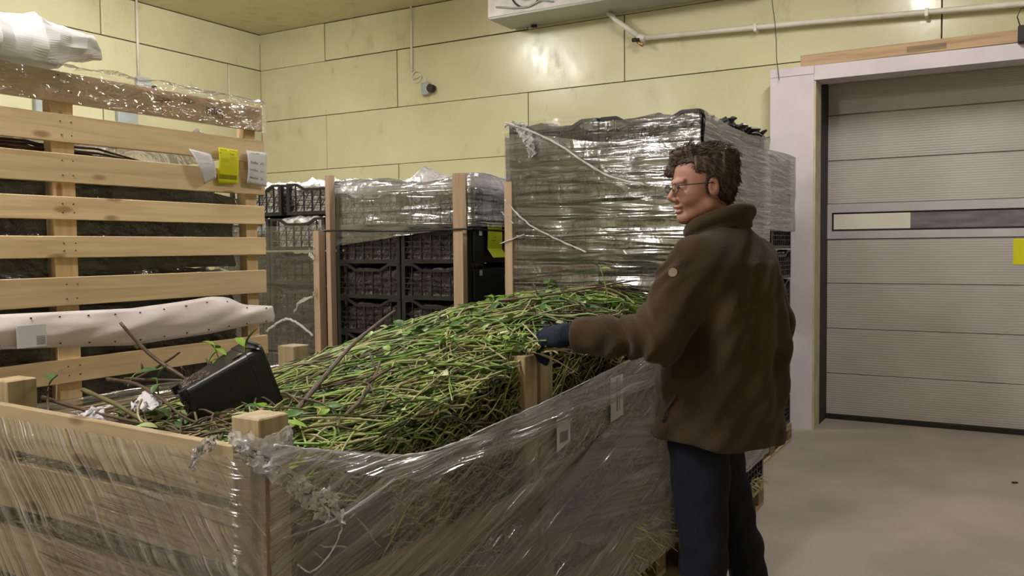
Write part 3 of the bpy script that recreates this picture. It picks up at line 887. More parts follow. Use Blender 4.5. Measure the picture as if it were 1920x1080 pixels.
def twisted(name, pts, r, mat, parent=None, seed=0, amp=0.35, sub=10, sides=8):
    """a rope of bunched-up film"""
    pts = [Vector(p) for p in pts]
    P = []
    for i in range(len(pts) - 1):
        a = pts[max(i - 1, 0)]; b = pts[i]; c = pts[i + 1]; d = pts[min(i + 2, len(pts) - 1)]
        for k in range(sub):
            t = k / sub
            P.append(0.5 * ((2 * b) + (c - a) * t + (2 * a - 5 * b + 4 * c - d) * t * t + (3 * b - a - 3 * c + d) * t ** 3))
    P.append(pts[-1])
    rad = []
    for i, p in enumerate(P):
        rad.append(r * (1 + amp * mnoise.noise(Vector((i * 0.7, seed, 0))) * 2))
        P[i] = p + Vector((mnoise.noise(Vector((i * .5, seed, 1))), mnoise.noise(Vector((i * .5, seed, 2))), mnoise.noise(Vector((i * .5, seed, 3))))) * r * 0.8
    mb = MB().tube(P, rad, sides)
    return mb.build(name, mat, parent, smooth=True)


def crumple(name, pts, width, mat, parent, seed=0, amp=0.03, nu=40, nw=10, wdir=(0, 0, 1)):
    """loose crumpled ribbon of film along pts"""
    pts = [Vector(p) for p in pts]
    n = len(pts) - 1
    V = []; F = []; UV = []
    wd = Vector(wdir).normalized()
    for i in range(nu + 1):
        t = i / nu * n; k = min(int(t), n - 1); f = t - k
        p = pts[k].lerp(pts[k + 1], f)
        w = width * (0.45 + 0.55 * math.sin(math.pi * min(1, (i + 3) / (nu + 3)))) * (1 + 0.5 * mnoise.noise(Vector((i * .3, seed, 9))))
        for j in range(nw + 1):
            q = p + wd * (j / nw - 0.5) * w
            nv_ = Vector((mnoise.noise(Vector((i * .45, j * .6, seed))), mnoise.noise(Vector((i * .45, j * .6, seed + 7))), mnoise.noise(Vector((i * .45, j * .6, seed + 15)))))
            V.append(tuple(q + nv_ * amp)); UV.append((i / nu * 0.4, j / nw * width))
    m = nw + 1
    for i in range(nu):
        for j in range(nw):
            F.append((i * m + j, (i + 1) * m + j, (i + 1) * m + j + 1, i * m + j + 1))
    me = bpy.data.meshes.new(name); me.from_pydata(V, [], F)
    uvl = me.uv_layers.new(name='UVMap')
    li = np.zeros(len(me.loops), dtype=np.int32); me.loops.foreach_get('vertex_index', li)
    uvl.data.foreach_set('uv', np.array(UV, dtype=np.float32)[li].ravel())
    me.materials.append(mat)
    me.polygons.foreach_set('use_smooth', [True] * len(F))
    return put(name, me, parent)


# tall stack: loose tail and stretched strands
crumple('film_tail', [(-2.20, 3.75, 2.12), (-2.12, 3.74, 2.10), (-2.07, 3.73, 2.03), (-2.05, 3.735, 1.95)], 0.06, M['film_crumple'], t3w, 3, 0.022, wdir=(1, 0, 0.3))
twisted('film_strand', [(-2.20, 3.735, 2.125), (-1.95, 3.735, 2.02), (-1.66, 3.73, 1.84), (-1.45, 3.735, 1.78)], 0.0055, M['rope'], t3w, 2)
twisted('film_strand', [(-2.21, 3.735, 1.74), (-2.08, 3.735, 1.62), (-1.92, 3.735, 1.54), (-1.76, 3.735, 1.475)], 0.0045, M['rope'], t3w, 5)
twisted('film_strand', [(-2.24, 3.735, 1.52), (-2.10, 3.735, 1.565)], 0.003, M['rope'], t3w, 6)
twisted('film_strand', [(-2.23, 3.735, 1.68), (-2.16, 3.735, 1.62)], 0.003, M['rope'], t3w, 7)
# middle stack: dark tie line
# crumpled top sheet of the middle stack
def crumpled_sheet(name, x0, x1, y0, y1, z, amp, mat, seed, nx=40, ny=24, edge=0.05, parent=None):
    V = []; F = []; UV = []
    for i in range(nx + 1):
        for j in range(ny + 1):
            u = i / nx; v = j / ny
            x = x0 + (x1 - x0) * u; y = y0 + (y1 - y0) * v
            e = min(u, 1 - u, v, 1 - v)
            h = abs(mnoise.noise(Vector((x * 5, y * 5, seed)))) + 0.5 * abs(mnoise.noise(Vector((x * 13, y * 13, seed))))
            zz = z + amp * h * min(1, e * 8 + 0.15) - (edge if e < 0.001 else 0)
            V.append((x + 0.01 * mnoise.noise(Vector((x * 9, y * 9, seed + 3))), y, zz)); UV.append((x, y))
    m = ny + 1
    for i in range(nx):
        for j in range(ny): F.append((i * m + j, (i + 1) * m + j, (i + 1) * m + j + 1, i * m + j + 1))
    me = bpy.data.meshes.new(name); me.from_pydata(V, [], F)
    uvl = me.uv_layers.new(name='UVMap')
    li = np.zeros(len(me.loops), dtype=np.int32); me.loops.foreach_get('vertex_index', li)
    uvl.data.foreach_set('uv', np.array(UV, dtype=np.float32)[li].ravel())
    me.materials.append(mat)
    me.polygons.foreach_set('use_smooth', [True] * len(F))
    return put(name, me, parent)


crumpled_sheet('top_sheet', S2X0 + 0.0, S2X1 + 0.01, 4.05, S2Y0 + 1.18, 1.885, 0.10, M['film_crumple'], 4, parent=w2)
crumpled_sheet('top_sheet', S3X0 + 0.02, S3X1 - 0.03, 3.83, S3Y0 + 1.18, 2.10, 0.06, M['film_stack'], 14, parent=t3w)

# labels on the middle stack's side (faces +x)
def side_label(name, label, x, ya, yb, z0, z1, mat, cat='label', curl=0.0, marks=None, tail=0.0):
    t_ = thing(name, label, cat)
    V = []; F = []
    n = 8
    for i in range(n + 1):
        z = z1 + (z0 - z1) * i / n
        c = curl * math.sin(i / n * math.pi * 1.5) * 0.5
        if tail and i >= n - 1: c += tail * (i - n + 2) / 2
        for th in (0, 0.0008):
            V += [(x + c + th, ya, z), (x + c + th, yb, z)]
    for i in range(n):
        a = i * 4
        F += [(a, a + 1, a + 5, a + 4), (a + 3, a + 2, a + 6, a + 7), (a, a + 4, a + 6, a + 2), (a + 1, a + 3, a + 7, a + 5)]
    F += [(0, 2, 3, 1), (n * 4, n * 4 + 1, n * 4 + 3, n * 4 + 2)]
    me = bpy.data.meshes.new('sheet'); me.from_pydata(V, [], F); me.materials.append(mat)
    put('sheet', me, t_)
    if marks: marks(t_)
    return t_


def mk(x, rects, mat, name='print'):
    def f(t_):
        mb = MB()
        for (y0, y1, z0, z1) in rects: mb.box((x + 0.001, y0, z0), (x + 0.0022, y1, z1))
        mb.build(name, M[mat], t_)
    return f


SX = S2X1 + 0.006
side_label('shipping_label', 'white label with a barcode under the film on the side of the middle stack', SX + 0.012, 4.14, 4.225, 1.70, 1.85, M['paper'],
           marks=mk(SX + 0.014, [(4.155 + i * 0.009, 4.159 + i * 0.009, 1.712, 1.742) for i in range(7)] + [(4.15, 4.21, 1.82 - i * .02, 1.824 - i * .02) for i in range(3)], 'ink_soft'))
side_label('shipping_label', 'lime yellow label hanging with a curled foot on the side of the middle stack', SX + 0.010, 4.185, 4.345, 1.445, 1.648, M['yellow_green'], curl=0.006, tail=0.04,
           marks=mk(SX + 0.0125, [(4.20, 4.225, 1.615, 1.635), (4.25, 4.29, 1.62, 1.624), (4.25, 4.28, 1.56, 1.563), (4.22, 4.27, 1.54, 1.543)], 'ink_olive'))
for z, lb in ((1.57, 'upper'), (1.345, 'lower')):
    side_label('small_sticker', 'tiny square white sticker on the crate side, the %s one left of the lime label' % lb, SX, 4.112, 4.142, z, z + 0.03, M['paper'], 'sticker')
# dark tie strap around the middle stack
st_ = MB().tube([(-3.63, 3.965, 1.615), (-3.0, 3.96, 1.60), (-2.60, 3.965, 1.605), (-2.585, 4.4, 1.60), (-2.585, 5.0, 1.60)], 0.006, 6).build('tie_strap', M['rubber'])
meta(st_, 'thin black strap round the middle stack at the lower edge of its film', 'strap')
# solid blue-black side plates of the middle stack's lower crates
for L in range(7):
    o = put('crate_side_plate', bevel_box(0.008, 1.16, 0.17, M['navy_plastic'], 0.003), None, (S2X1 - 0.003, S2Y0 + 0.595, 0.142 + 0.095 + L * CH))
    meta(o, 'blue-black smooth side plate on the middle stack, %s from the floor' % ['first', 'second', 'third', 'fourth', 'fifth', 'sixth', 'seventh'][L], 'plate', 'side plates of the middle stack')

# ------------------------------------------------------------------ tall slatted crate on the left
LX = -2.85
lc = thing('slatted_crate', 'tall pale pine slatted crate with three paper labels at the left', 'crate', (0, 0, 0))
slats = [(2.030, 2.135, 'pine_w'), (1.881, 1.977, 'pine'), (1.742, 1.842, 'pine'), (1.613, 1.693, 'pine'), (1.480, 1.556, 'pine'), (1.313, 1.413, 'pine'),
         (1.043, 1.125, 'pine'), (0.86, 0.95, 'pine'), (0.66, 0.75, 'pine'), (0.46, 0.55, 'pine'), (0.24, 0.33, 'pine')]
LY0, LY1 = 0.88, 2.742
for i, (a, b, m_) in enumerate(slats):
    j = R.uniform(-0.006, 0.006)
    board('slat', (LX - 0.011, LY0, (a + b) / 2 + (0.0 if i else -0.012)), (LX - 0.011, LY1 + j, (a + b) / 2 + (0.0 if i else -0.012)), b - a, 0.022, M[m_], lc, 'x')
    if b < 1.7: board('slat', (LX - 0.80, LY0, (a + b) / 2), (LX - 0.80, LY1 + j, (a + b) / 2), b - a, 0.022, M['pine'], lc, 'x')
    board('slat', (LX - 0.02, LY0 - 0.011, (a + b) / 2), (LX - 0.80, LY0 - 0.011, (a + b) / 2), b - a, 0.022, M['pine'], lc, 'y')
for yy in (0.93, 1.83, 2.685):
    for xx in (LX - 0.045, LX - 0.765):
        board('post', (xx, yy, 0.142), (xx, yy, 2.07 if xx > LX - 0.5 or yy < 1.5 else 1.72), 0.085 if yy < 2 else 0.065, 0.045, M['pine'], lc, 'x')
# nails
mb = MB()
for (a, b, m_) in slats:
    for yy in (1.81, 1.85, 0.92):
        for zz in (a + 0.025, b - 0.025):
            mb.tube([(LX - 0.002, yy + R.uniform(-.006, .006), zz), (LX + 0.001, yy, zz)], 0.0028, 6)
mb.build('nails', M['stamp_ink'], lc)['kind'] = 'stuff'
# burnt stamp on the wrapped slat
mb = MB()
for (y0, y1, z0, z1) in ((2.436, 2.441, 2.052, 2.088), (2.445, 2.452, 2.052, 2.088), (2.462, 2.465, 2.05, 2.086), (2.462, 2.52, 2.084, 2.087), (2.462, 2.52, 2.047, 2.05), (2.517, 2.52, 2.05, 2.086),
                         (2.474, 2.478, 2.06, 2.08), (2.484, 2.492, 2.06, 2.08), (2.497, 2.512, 2.072, 2.077)):
    mb.box((LX + 0.0005, y0, z0), (LX + 0.002, y1, z1))
mb.build('stamp', M['stamp_ink'], lc)
pl = make_pallet(LX - 0.83, LX + 0.02, LY0 - 0.02, LY1, 'pallet under the tall slatted crate at the left')
# contents: dark wrapped bundles
for i in range(5):
    zc = 0.16 + i * 0.318
    bmx = lumpy('bundle', 0.66, 1.66, 0.30, 40 + i, M['dark_bundle'], 0.03, crown=0.02)
    o = put('wrapped_bundle', bmx, None, (LX - 0.405, 1.81, zc))
    meta(o, '%s dark plastic wrapped bundle inside the tall slatted crate' % ['lowest', 'second lowest', 'middle', 'second highest', 'topmost'][i], 'bundle', 'dark bundles in the slatted crate')
mb = MB()
for i in range(520):
    y = R.uniform(1.0, 2.1); x = R.uniform(LX - 0.72, LX - 0.07); L = R.uniform(0.5, 0.9)
    zt = 1.765 + R.random() ** 0.6 * 0.15 * (1 - 0.6 * (y - 1.0) / 1.2)
    e = min(2.62, y + L)
    mb.tube([(x, max(1.0, y - 0.2), zt + R.uniform(-.01, .01)), (x + R.uniform(-.03, .03), (y + e) / 2, zt + R.uniform(-.005, .012)), (x + R.uniform(-.05, .05), e, max(1.755, zt - 0.05 + R.uniform(-.03, .0)))], [0.005, 0.0042, 0.0028], 4)
o = mb.build('rose_stems', simple('purple_brown_stems', (0.17, 0.12, 0.11), (0.09, 0.06, 0.06), 0.45, scale=10, rand=False))
meta(o, 'purplish brown bare stems laid on the dark bundles in the slatted crate', 'stems', kind='stuff')
lf = thing('film_wrap', 'clear film wrapped inside and over the tall slatted crate', 'stretch film')
film_sheet('inner_wrap', [(LX - 0.05, LY0 + 0.1), (LX - 0.05, 1.79), (LX - 0.053, 2.64)], 1.80, 0.2, film('inner_clear_wrap', haze=(0.0, 0.05), hz_scale=5, hz_stretch=(0.8, 5, 1), rot=0.5, gloss=0.7, rough=0.08, bump=0.9, bstretch=(1, 4, 1), lohi=(0.5, 0.8)), lf, seed=11, nv=30, disp=0.014)
crumpled_sheet('top_sheet', LX - 0.75, LX - 0.06, 1.75, 2.66, 1.935, 0.11, film('clear_top_sheet', haze=(0.05, 0.6), hz_scale=7, hz_stretch=(1, 1, 1), gloss=0.6, rough=0.12, bump=1.0, bstretch=(1, 1, 1), bscale=9, white=(0.85, 0.80, 0.76), lohi=(0.45, 0.8)), 21, parent=lf)
film_sheet('slat_wrap', [(LX + 0.004, LY0 + 0.1), (LX + 0.006, LY1 + 0.012), (LX - 0.03, LY1 + 0.016)], 2.142, 2.018, film('slat_clear_wrap', haze=(0.02, 0.28), hz_scale=8, hz_stretch=(1, 2, 1), gloss=0.6, rough=0.1, bump=1.0, bstretch=(1, 2, 1), bscale=10, white=(0.85, 0.78, 0.74), lohi=(0.45, 0.8)), lf, seed=12, nv=8, disp=0.006, fold=0.04)
# white woven strap across the lower slats
V = []; F = []
n, k_ = 60, 10
for i in range(n + 1):
    t = i / n; y = 1.0 + t * (2.765 - 1.0)
    top = np.interp(y, [1.0, 1.57, 2.06, 2.28, 2.43, 2.52, 2.60, 2.765], [1.305, 1.30, 1.288, 1.300, 1.312, 1.305, 1.268, 1.252])
    bot = np.interp(y, [1.0, 1.57, 2.06, 2.43, 2.62, 2.765], [1.178, 1.186, 1.149, 1.161, 1.175, 1.181])
    for j in range(k_ + 1):
        v = j / k_
        z = bot + (top - bot) * v
        bulge = 0.018 * math.sin(math.pi * v) + 0.010 * mnoise.noise(Vector((y * 2.2, z * 24 - y * 5, 1))) + 0.004 * mnoise.noise(Vector((y * 8, z * 40, 4)))
        V.append((LX + 0.006 + bulge, y, z))
for i in range(n):
    for j in range(k_): F.append((i * 11 + j, (i + 1) * 11 + j, (i + 1) * 11 + j + 1, i * 11 + j + 1))
me = bpy.data.meshes.new('band'); me.from_pydata(V, [], F); me.materials.append(M['strap_sheet'])
me.polygons.foreach_set('use_smooth', [True] * len(F))
sp = thing('plastic_strap', 'wide white perforated plastic strap stretched across the slatted crate', 'strap')
bo = put('band', me, sp)
sm = bo.modifiers.new('solid', 'SOLIDIFY'); sm.thickness = 0.002; sm.offset = -1
mb = MB()
for i in range(15):
    y = 1.25 + i * 0.105
    for v in (0.12, 0.86):
        top = np.interp(y, [1.0, 1.57, 2.06, 2.28, 2.43, 2.52, 2.60, 2.765], [1.305, 1.30, 1.288, 1.300, 1.312, 1.305, 1.268, 1.252])
        bot = np.interp(y, [1.0, 1.57, 2.06, 2.43, 2.62, 2.765], [1.178, 1.186, 1.149, 1.161, 1.175, 1.181])
        z = bot + (top - bot) * v
        bulge = 0.018 * math.sin(math.pi * v) + 0.010 * mnoise.noise(Vector((y * 2.2, z * 24 - y * 5, 1)))
        mb.tube([(LX + 0.006 + bulge - 0.002, y, z), (LX + 0.010 + bulge, y, z)], 0.003, 6)
mb.build('perforation', M['ink'], sp)['kind'] = 'stuff'
stk_ = put('sticker', bevel_box(0.002, 0.10, 0.075, M['paper'], 0.0005), sp, (LX + 0.030, 1.665, 1.222), (0, 0, 0))
mb = MB()
for i in range(5): mb.box((LX + 0.0312, 1.68, 1.193 + i * 0.006), (LX + 0.0318, 1.71, 1.196 + i * 0.006))
mb.build('print', M['ink_soft'], sp)


# papers on the crate: (outline polygon in y,z), curled
def paper(name, label, poly, mat, bulge, marks, mmat, cat='label'):
    t_ = thing(name, label, cat)
    bm = bmesh.new()
    n = 10
    (y00, z00), (y10, z10), (y11, z11), (y01, z01) = poly     # top-left, top-right, bottom-right, bottom-left
    def P(u, v, off=0.0):
        y = (y00 * (1 - u) + y10 * u) * (1 - v) + (y01 * (1 - u) + y11 * u) * v
        z = (z00 * (1 - u) + z10 * u) * (1 - v) + (z01 * (1 - u) + z11 * u) * v
        return (LX + 0.004 + off + bulge(u, v), y, z)
    V = [P(i / n, j / n) for j in range(n + 1) for i in range(n + 1)]
    F = [(j * (n + 1) + i, j * (n + 1) + i + 1, (j + 1) * (n + 1) + i + 1, (j + 1) * (n + 1) + i) for j in range(n) for i in range(n)]
    me = bpy.data.meshes.new('sheet'); me.from_pydata(V, [], F); me.materials.append(mat)
    me.polygons.foreach_set('use_smooth', [True] * len(F))
    s = put('sheet', me, t_)
    so = s.modifiers.new('solid', 'SOLIDIFY'); so.thickness = 0.0008; so.offset = -1
    mb = MB()
    for (u0, u1, v0, v1) in marks:
        mb.quad(P(u0, v0, 0.0012), P(u1, v0, 0.0012), P(u1, v1, 0.0012), P(u0, v1, 0.0012))
    mb.build('print', M[mmat], t_)
    return t_


def words(v, h, spans, u_gap=0.008, seed=1):
    """handwriting-like row of short strokes"""
    rr = random.Random(seed); out = []
    for (a, b) in spans:
        u = a
        while u < b:
            w = rr.uniform(0.02, 0.05)
            k = rr.uniform(0.3, 1.0)
            out.append((u, u + 0.014, v + h * (1 - k), v + h))
            vv = v + rr.uniform(0, h * 0.8)
            out.append((u, min(b, u + w), vv, vv + h * 0.16))
            u += w + u_gap
    return out


m1 = words(0.06, 0.03, [(0.08, 0.5)], seed=2) + [(0.12, 0.8, 0.14 + i * 0.045, 0.147 + i * 0.045) for i in range(4)] + words(0.40, 0.03, [(0.15, 0.25), (0.35, 0.75)], seed=3) + [(0.3, 0.8, 0.55, 0.556)]
paper('paper_label', 'white delivery note curling at its foot, leftmost of the three labels on the slatted crate',
      [(2.331, 1.905), (2.437, 1.893), (2.463, 1.800), (2.40, 1.768)], M['paper'], lambda u, v: 0.012 + 0.016 * math.sin(v * 3.0) * (1 - 0.4 * u), m1, 'ink_soft')
m2 = [(0.05 + i * 0.028, 0.05 + i * 0.028 + (0.018 if i % 3 else 0.010), 0.74, 0.88) for i in range(32)] + words(0.03, 0.04, [(0.06, 0.40), (0.55, 0.9)], seed=5) + words(0.12, 0.05, [(0.04, 0.12), (0.55, 0.8)], seed=7) + [(0.55, 0.85, 0.22 + i * 0.04, 0.226 + i * 0.04) for i in range(3)] + [(0.1, 0.5, 0.30 + i * 0.04, 0.305 + i * 0.04) for i in range(3)]
paper('paper_label', 'bright yellow label with a wide barcode, middle of the three on the slatted crate',
      [(2.481, 1.925), (2.585, 1.922), (2.583, 1.778), (2.476, 1.778)], M['yellow'], lambda u, v: 0.010 + 0.004 * math.sin(v * 5), m2, 'ink_olive')
m3 = words(0.05, 0.03, [(0.2, 0.6)], seed=12) + words(0.30, 0.085, [(0.14, 0.50), (0.66, 0.82)], seed=8) + words(0.53, 0.07, [(0.08, 0.50), (0.66, 0.84)], seed=9) + words(0.75, 0.08, [(0.12, 0.52), (0.68, 0.82)], seed=10)
paper('paper_label', 'white paper with three handwritten lines at the right edge of the slatted crate',
      [(2.632, 1.926), (2.748, 1.926), (2.742, 1.776), (2.628, 1.785)], M['paper'], lambda u, v: 0.010 + 0.010 * math.sin(v * 3.1) * (1 - u), m3, 'ink')

# white sack on top
bm = bmesh.new()
bmesh.ops.create_cube(bm, size=1.0)
bmesh.ops.subdivide_edges(bm, edges=list(bm.edges), cuts=17, use_grid_fill=True)
for v in bm.verts:
    p = v.co.copy()
    u = p.y + 0.5
    top = float(np.interp(u, [0, 0.55, 0.80, 0.92, 1.0], [0.125, 0.165, 0.195, 0.165, 0.135]))
    bot = float(np.interp(u, [0, 0.72, 0.80, 1.0], [0.0, 0.0, 0.02, 0.085]))
    x = p.x * 0.46 * (1 - 0.3 * max(0, (u - 0.7) / 0.3)) * (1 - 0.22 * abs(p.z * 2) ** 3)
    y = p.y * 0.98
    z = bot + (top - bot) * (p.z + 0.5) * (1 - 0.25 * (2 * p.x) ** 2) + (0.5 - p.z) * 0.0
    q = Vector((x, y, z))
    n1 = abs(mnoise.noise(q * 6 + Vector((3, 1, 7)))) ; n2 = abs(mnoise.noise(q * 14 + Vector((9, 1, 7))))
    q += Vector((p.x, p.y * 0.3, p.z)).normalized() * (-0.085 * n1 - 0.035 * n2 + 0.026)
    if q.z < 0.003: q.z = 0.003
    v.co = q
me = bpy.data.meshes.new('sack'); bm.to_mesh(me); bm.free(); me.materials.append(M['white_sheet'])
o = put('plastic_sack', me, None, (-3.05, 1.54, 2.138))
meta(o, 'bright white crumpled plastic sack lying on top of the slatted crate', 'sack')
# boards across the top that carry the sack
for i, yy in enumerate((1.10, 1.52)):
    board('top_batten', (LX - 0.03, yy, 2.098), (LX - 0.50, yy, 2.098), 0.08, 0.02, M['pine_grey'], lc, 'z')

# ------------------------------------------------------------------ front crates A and B
AX0, AX1, AY0, AY1 = -2.46, -1.36, 1.27, 2.50
BY0, BY1 = 2.525, 3.72
ca = thing('slatted_crate', 'low film-wrapped wooden crate heaped with cut stems in the foreground', 'crate')
cb = thing('slatted_crate', 'second low wooden crate of greens behind the first, next to the man', 'crate')


def low_crate(t_, x0, x1, y0, y1, front, right, posts_z, main=True):
    for (za, zb, ea, eb) in front:        # ea/eb: tilt of the two ends
        board('board', (x0 + 0.0, y0 - 0.011, (za + zb) / 2 + ea), (x1 - 0.045, y0 - 0.011, (za + zb) / 2 + eb), zb - za, 0.022, M['pine_grey'], t_, 'y')
    for (za, zb) in right:
        board('board', (x1 + 0.011, y0 + 0.005, (za + zb) / 2), (x1 + 0.011, y1 + 0.005, (za + zb) / 2), zb - za, 0.022, M['pine_grey'], t_, 'x')
        board('board', (x0 - 0.011, y0 + 0.005, (za + zb) / 2), (x0 - 0.011, y1 + 0.005, (za + zb) / 2), zb - za, 0.022, M['pine_grey'], t_, 'x')
    for (xx, yy, zt) in posts_z:
        board('post', (xx, yy, 0.142), (xx, yy, zt), 0.085, 0.085, M['pine_grey'], t_, 'y', 0.003)


frontA = [(0.985, 1.10, 0.012, -0.010), (0.838, 0.958, 0.004, -0.004), (0.655, 0.775, 0.01, 0.0), (0.47, 0.58, 0, 0), (0.27, 0.38, 0, 0)]
rightA = [(0.640, 0.725), (0.41, 0.54), (0.20, 0.32)]
low_crate(ca, AX0, AX1, AY0, AY1, frontA, rightA, [(AX1 - 0.0325, AY0 + 0.0425, 1.148), (AX0 + 0.0425, AY0 + 0.10, 1.148), (AX1 - 0.0425, AY1 - 0.0425, 1.148), (AX0 + 0.0425, AY1 - 0.0425, 1.13)])
rightB = [(0.665, 0.755), (0.43, 0.56), (0.22, 0.34)]
low_crate(cb, AX0, AX1, BY0, BY1, [], rightB, [(AX1 - 0.0425, BY0 + 0.0425, 1.14), (AX1 - 0.0425, BY1 - 0.0425, 1.10), (AX0 + 0.0425, BY1 - 0.0425, 1.12)])
make_pallet(AX0, AX1, AY0, AY1, 'pallet under the foreground crate of cut stems')
make_pallet(AX0, AX1, BY0, BY1, 'pallet under the second crate of greens, beside the legs of the man')
board('post_facing', (AX1 - 0.026, AY0 - 0.008, 0.142), (AX1 - 0.026, AY0 - 0.008, 1.062), 0.048, 0.014, M['pine_dark'], ca, 'y')  # thin plank of darker wood over the corner post's front face
# nails on front boards
mb = MB()
for x, z in ((-1.52, 1.0), (-1.46, 1.0), (-1.52, 0.86), (-1.46, 0.86)):
    mb.tube([(x, AY0 - 0.024, z), (x, AY0 - 0.020, z)], 0.003, 6)
mb.build('nails', M['ink'], ca)['kind'] = 'stuff'


def H(x, y):
    c = np.interp(y, [1.27, 1.5, 1.8, 2.1, 2.5, 2.9, 3.3, 3.75], [0.985, 1.0, 1.04, 1.09, 1.165, 1.235, 1.265, 1.26])
    side = np.interp(x, [-2.46, -2.2, -1.8, -1.55, -1.36], [-0.14, -0.07, 0.0, 0.015, -0.05])
    if y < 2.5:
        side *= np.interp(y, [1.27, 2.5], [0.5, 1.0])
    else:
        side *= 1.2
    return float(c + side + 0.02 * mnoise.noise(Vector((x * 6, y * 6, 2))))


def heap(name, x0, x1, y0, y1, zb, label, n=34):
    V = []; F = []
    for i in range(n + 1):
        for j in range(n + 1):
            x = x0 + (x1 - x0) * i / n; y = y0 + (y1 - y0) * j / n
            V.append((x, y, H(x, y) - 0.025 + 0.012 * mnoise.noise(Vector((x * 25, y * 25, 5)))))
    m = n + 1
    for i in range(n):
        for j in range(n): F.append((i * m + j, (i + 1) * m + j, (i + 1) * m + j + 1, i * m + j + 1))
    ring = [i * m for i in range(n + 1)] + [n * m + j for j in range(1, n + 1)] + [i * m + n for i in range(n - 1, -1, -1)] + [j for j in range(n - 1, 0, -1)]
    b0 = len(V)
    for r_ in ring: V.append((V[r_][0], V[r_][1], zb))
    k = len(ring)
    for i in range(k): F.append((ring[(i + 1) % k], ring[i], b0 + i, b0 + (i + 1) % k))
    F.append(tuple(b0 + i for i in range(k)))
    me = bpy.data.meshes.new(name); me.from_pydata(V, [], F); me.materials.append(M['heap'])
    me.polygons.foreach_set('use_smooth', [True] * len(F))
    o = put(name, me)
    meta(o, label, 'plant waste', kind='stuff')
    return o


g_ = 0.05
heap('compost_fill', AX0 + g_, AX1 - g_, AY0 + 0.03, AY1 - 0.02, 0.16, 'dark matted plant waste filling the foreground crate')
heap('compost_fill', AX0 + g_, AX1 - g_, BY0 + 0.02, BY1 - 0.03, 0.16, 'dark matted plant waste filling the crate beside the man')

# tangled cut stems
stem_mats = ['green1', 'green2', 'green3', 'straw', 'brown']
buf = {(m_, c): MB() for m_ in stem_mats for c in 'AB'}
RR = random.Random(11)


def stem(x, y, ang, L, mat, lift, curl, r=0.0032, x0=AX0 + 0.03, x1=AX1 - 0.005, y0=AY0 + 0.01, y1=BY1, sides=4, arch=0.02, mb=None):
    pts = []
    n = 6
    a = ang
    px, py = x, y
    for i in range(n + 1):
        t = i / n
        h = H(px, py)
        pts.append((px, py, h + lift + arch * math.sin(math.pi * t) + RR.uniform(-.003, .003)))
        px += math.cos(a) * L / n; py += math.sin(a) * L / n
        if px < x0 or px > x1 or py < y0 or py > y1: break
        a += curl / n + RR.gauss(0, 0.06)
    if len(pts) < 3: return pts
    rad = [r * (1 - 0.45 * i / n) for i in range(len(pts))]
    mb.tube(pts, rad, sides, cap=False)
    return pts


for i in range(6400):
    cr = 'A' if RR.random() < 0.62 else 'B'
    if cr == 'A': y = RR.uniform(AY0 + 0.02, AY1 - 0.05); x = RR.uniform(AX0 + 0.05, AX1 - 0.02)
    else: y = RR.uniform(BY0, BY1 - 0.1); x = RR.uniform(AX0 + 0.05, AX1 - 0.02)
    left = (cr == 'A' and x < -1.95 + (y - 1.3) * -0.5)       # the left front holds woody prunings instead
    if left and RR.random() < 0.75: continue
    ang = RR.gauss(math.radians(70), 0.5) if RR.random() < 0.85 else RR.uniform(0, 6.28)
    if RR.random() < 0.5: ang += math.pi
    if cr == 'A':
        m_ = RR.choices(stem_mats, [28, 26, 18, 15, 13])[0]
        if left: m_ = RR.choices(stem_mats, [5, 8, 20, 10, 50])[0]
    else:
        m_ = RR.choices(stem_mats, [34, 20, 16, 12, 18])[0]
    lift = RR.random() ** 1.6 * 0.045 - 0.012
    y1_ = AY1 - 0.01 if cr == 'A' else BY1 - 0.01
    y0_ = AY0 + 0.03 if cr == 'A' else BY0 - 0.1
    stem(x, y, ang, RR.uniform(0.18, 0.62), m_, lift, RR.gauss(0, 0.8), RR.uniform(0.0022, 0.0050), y0=y0_, y1=y1_ + 0.15, mb=buf[(m_, cr)], arch=RR.uniform(0, 0.022))
# roots and strands hanging at the open right side (seen through the film)
for i in range(2300):
    cr = 'A' if RR.random() < 0.6 else 'B'
    y = RR.uniform(AY0 + 0.1, AY1 - 0.03) if cr == 'A' else RR.uniform(BY0 + 0.03, BY1 - 0.03)
    z = RR.uniform(0.25, H(-1.4, y)) if i % 2 else RR.uniform(0.72, H(-1.4, y) + 0.02)
    x = AX1 - 0.045 + RR.uniform(-0.01, 0.03)
    L = RR.uniform(0.08, 0.35); a = RR.gauss(0.1, 0.5) + (math.pi if RR.random() < 0.5 else 0)
    m_ = RR.choices(stem_mats, [20, 26, 22, 14, 18])[0]
    pts = []
    for k in range(6):
        t = k / 5
        yy = min(max(y + math.cos(a) * L * t, AY0 + 0.1), BY1)
        zz = min(max(0.18, z + math.sin(a) * L * t + 0.01 * math.sin(t * 9 + i)), H(-1.4, yy) + 0.02)
        pts.append((x + 0.006 * math.sin(t * 5 + i), yy, zz))
    buf[(m_, cr)].tube(pts, [0.003, 0.003, 0.0028, 0.0025, 0.002, 0.0015], 4, cap=False)
for i in range(260):      # behind the front boards
    x = RR.uniform(AX0 + 0.1, AX1 - 0.12); z = RR.uniform(0.3, 0.98); L = RR.uniform(0.08, 0.3); a = RR.gauss(0, 0.5)
    m_ = RR.choices(stem_mats, [2, 3, 26, 4, 62])[0]
    buf[(m_, 'A')].tube([(min(x + math.cos(a) * L * t, AX1 - .1), AY0 + 0.022, min(max(0.2, z + math.sin(a) * L * t), 0.99)) for t in (0, .3, .6, 1)], 0.003, 4, cap=False)
names = {'green1': 'fresh green', 'green2': 'yellow-green', 'green3': 'dark green', 'straw': 'straw coloured', 'brown': 'brown'}
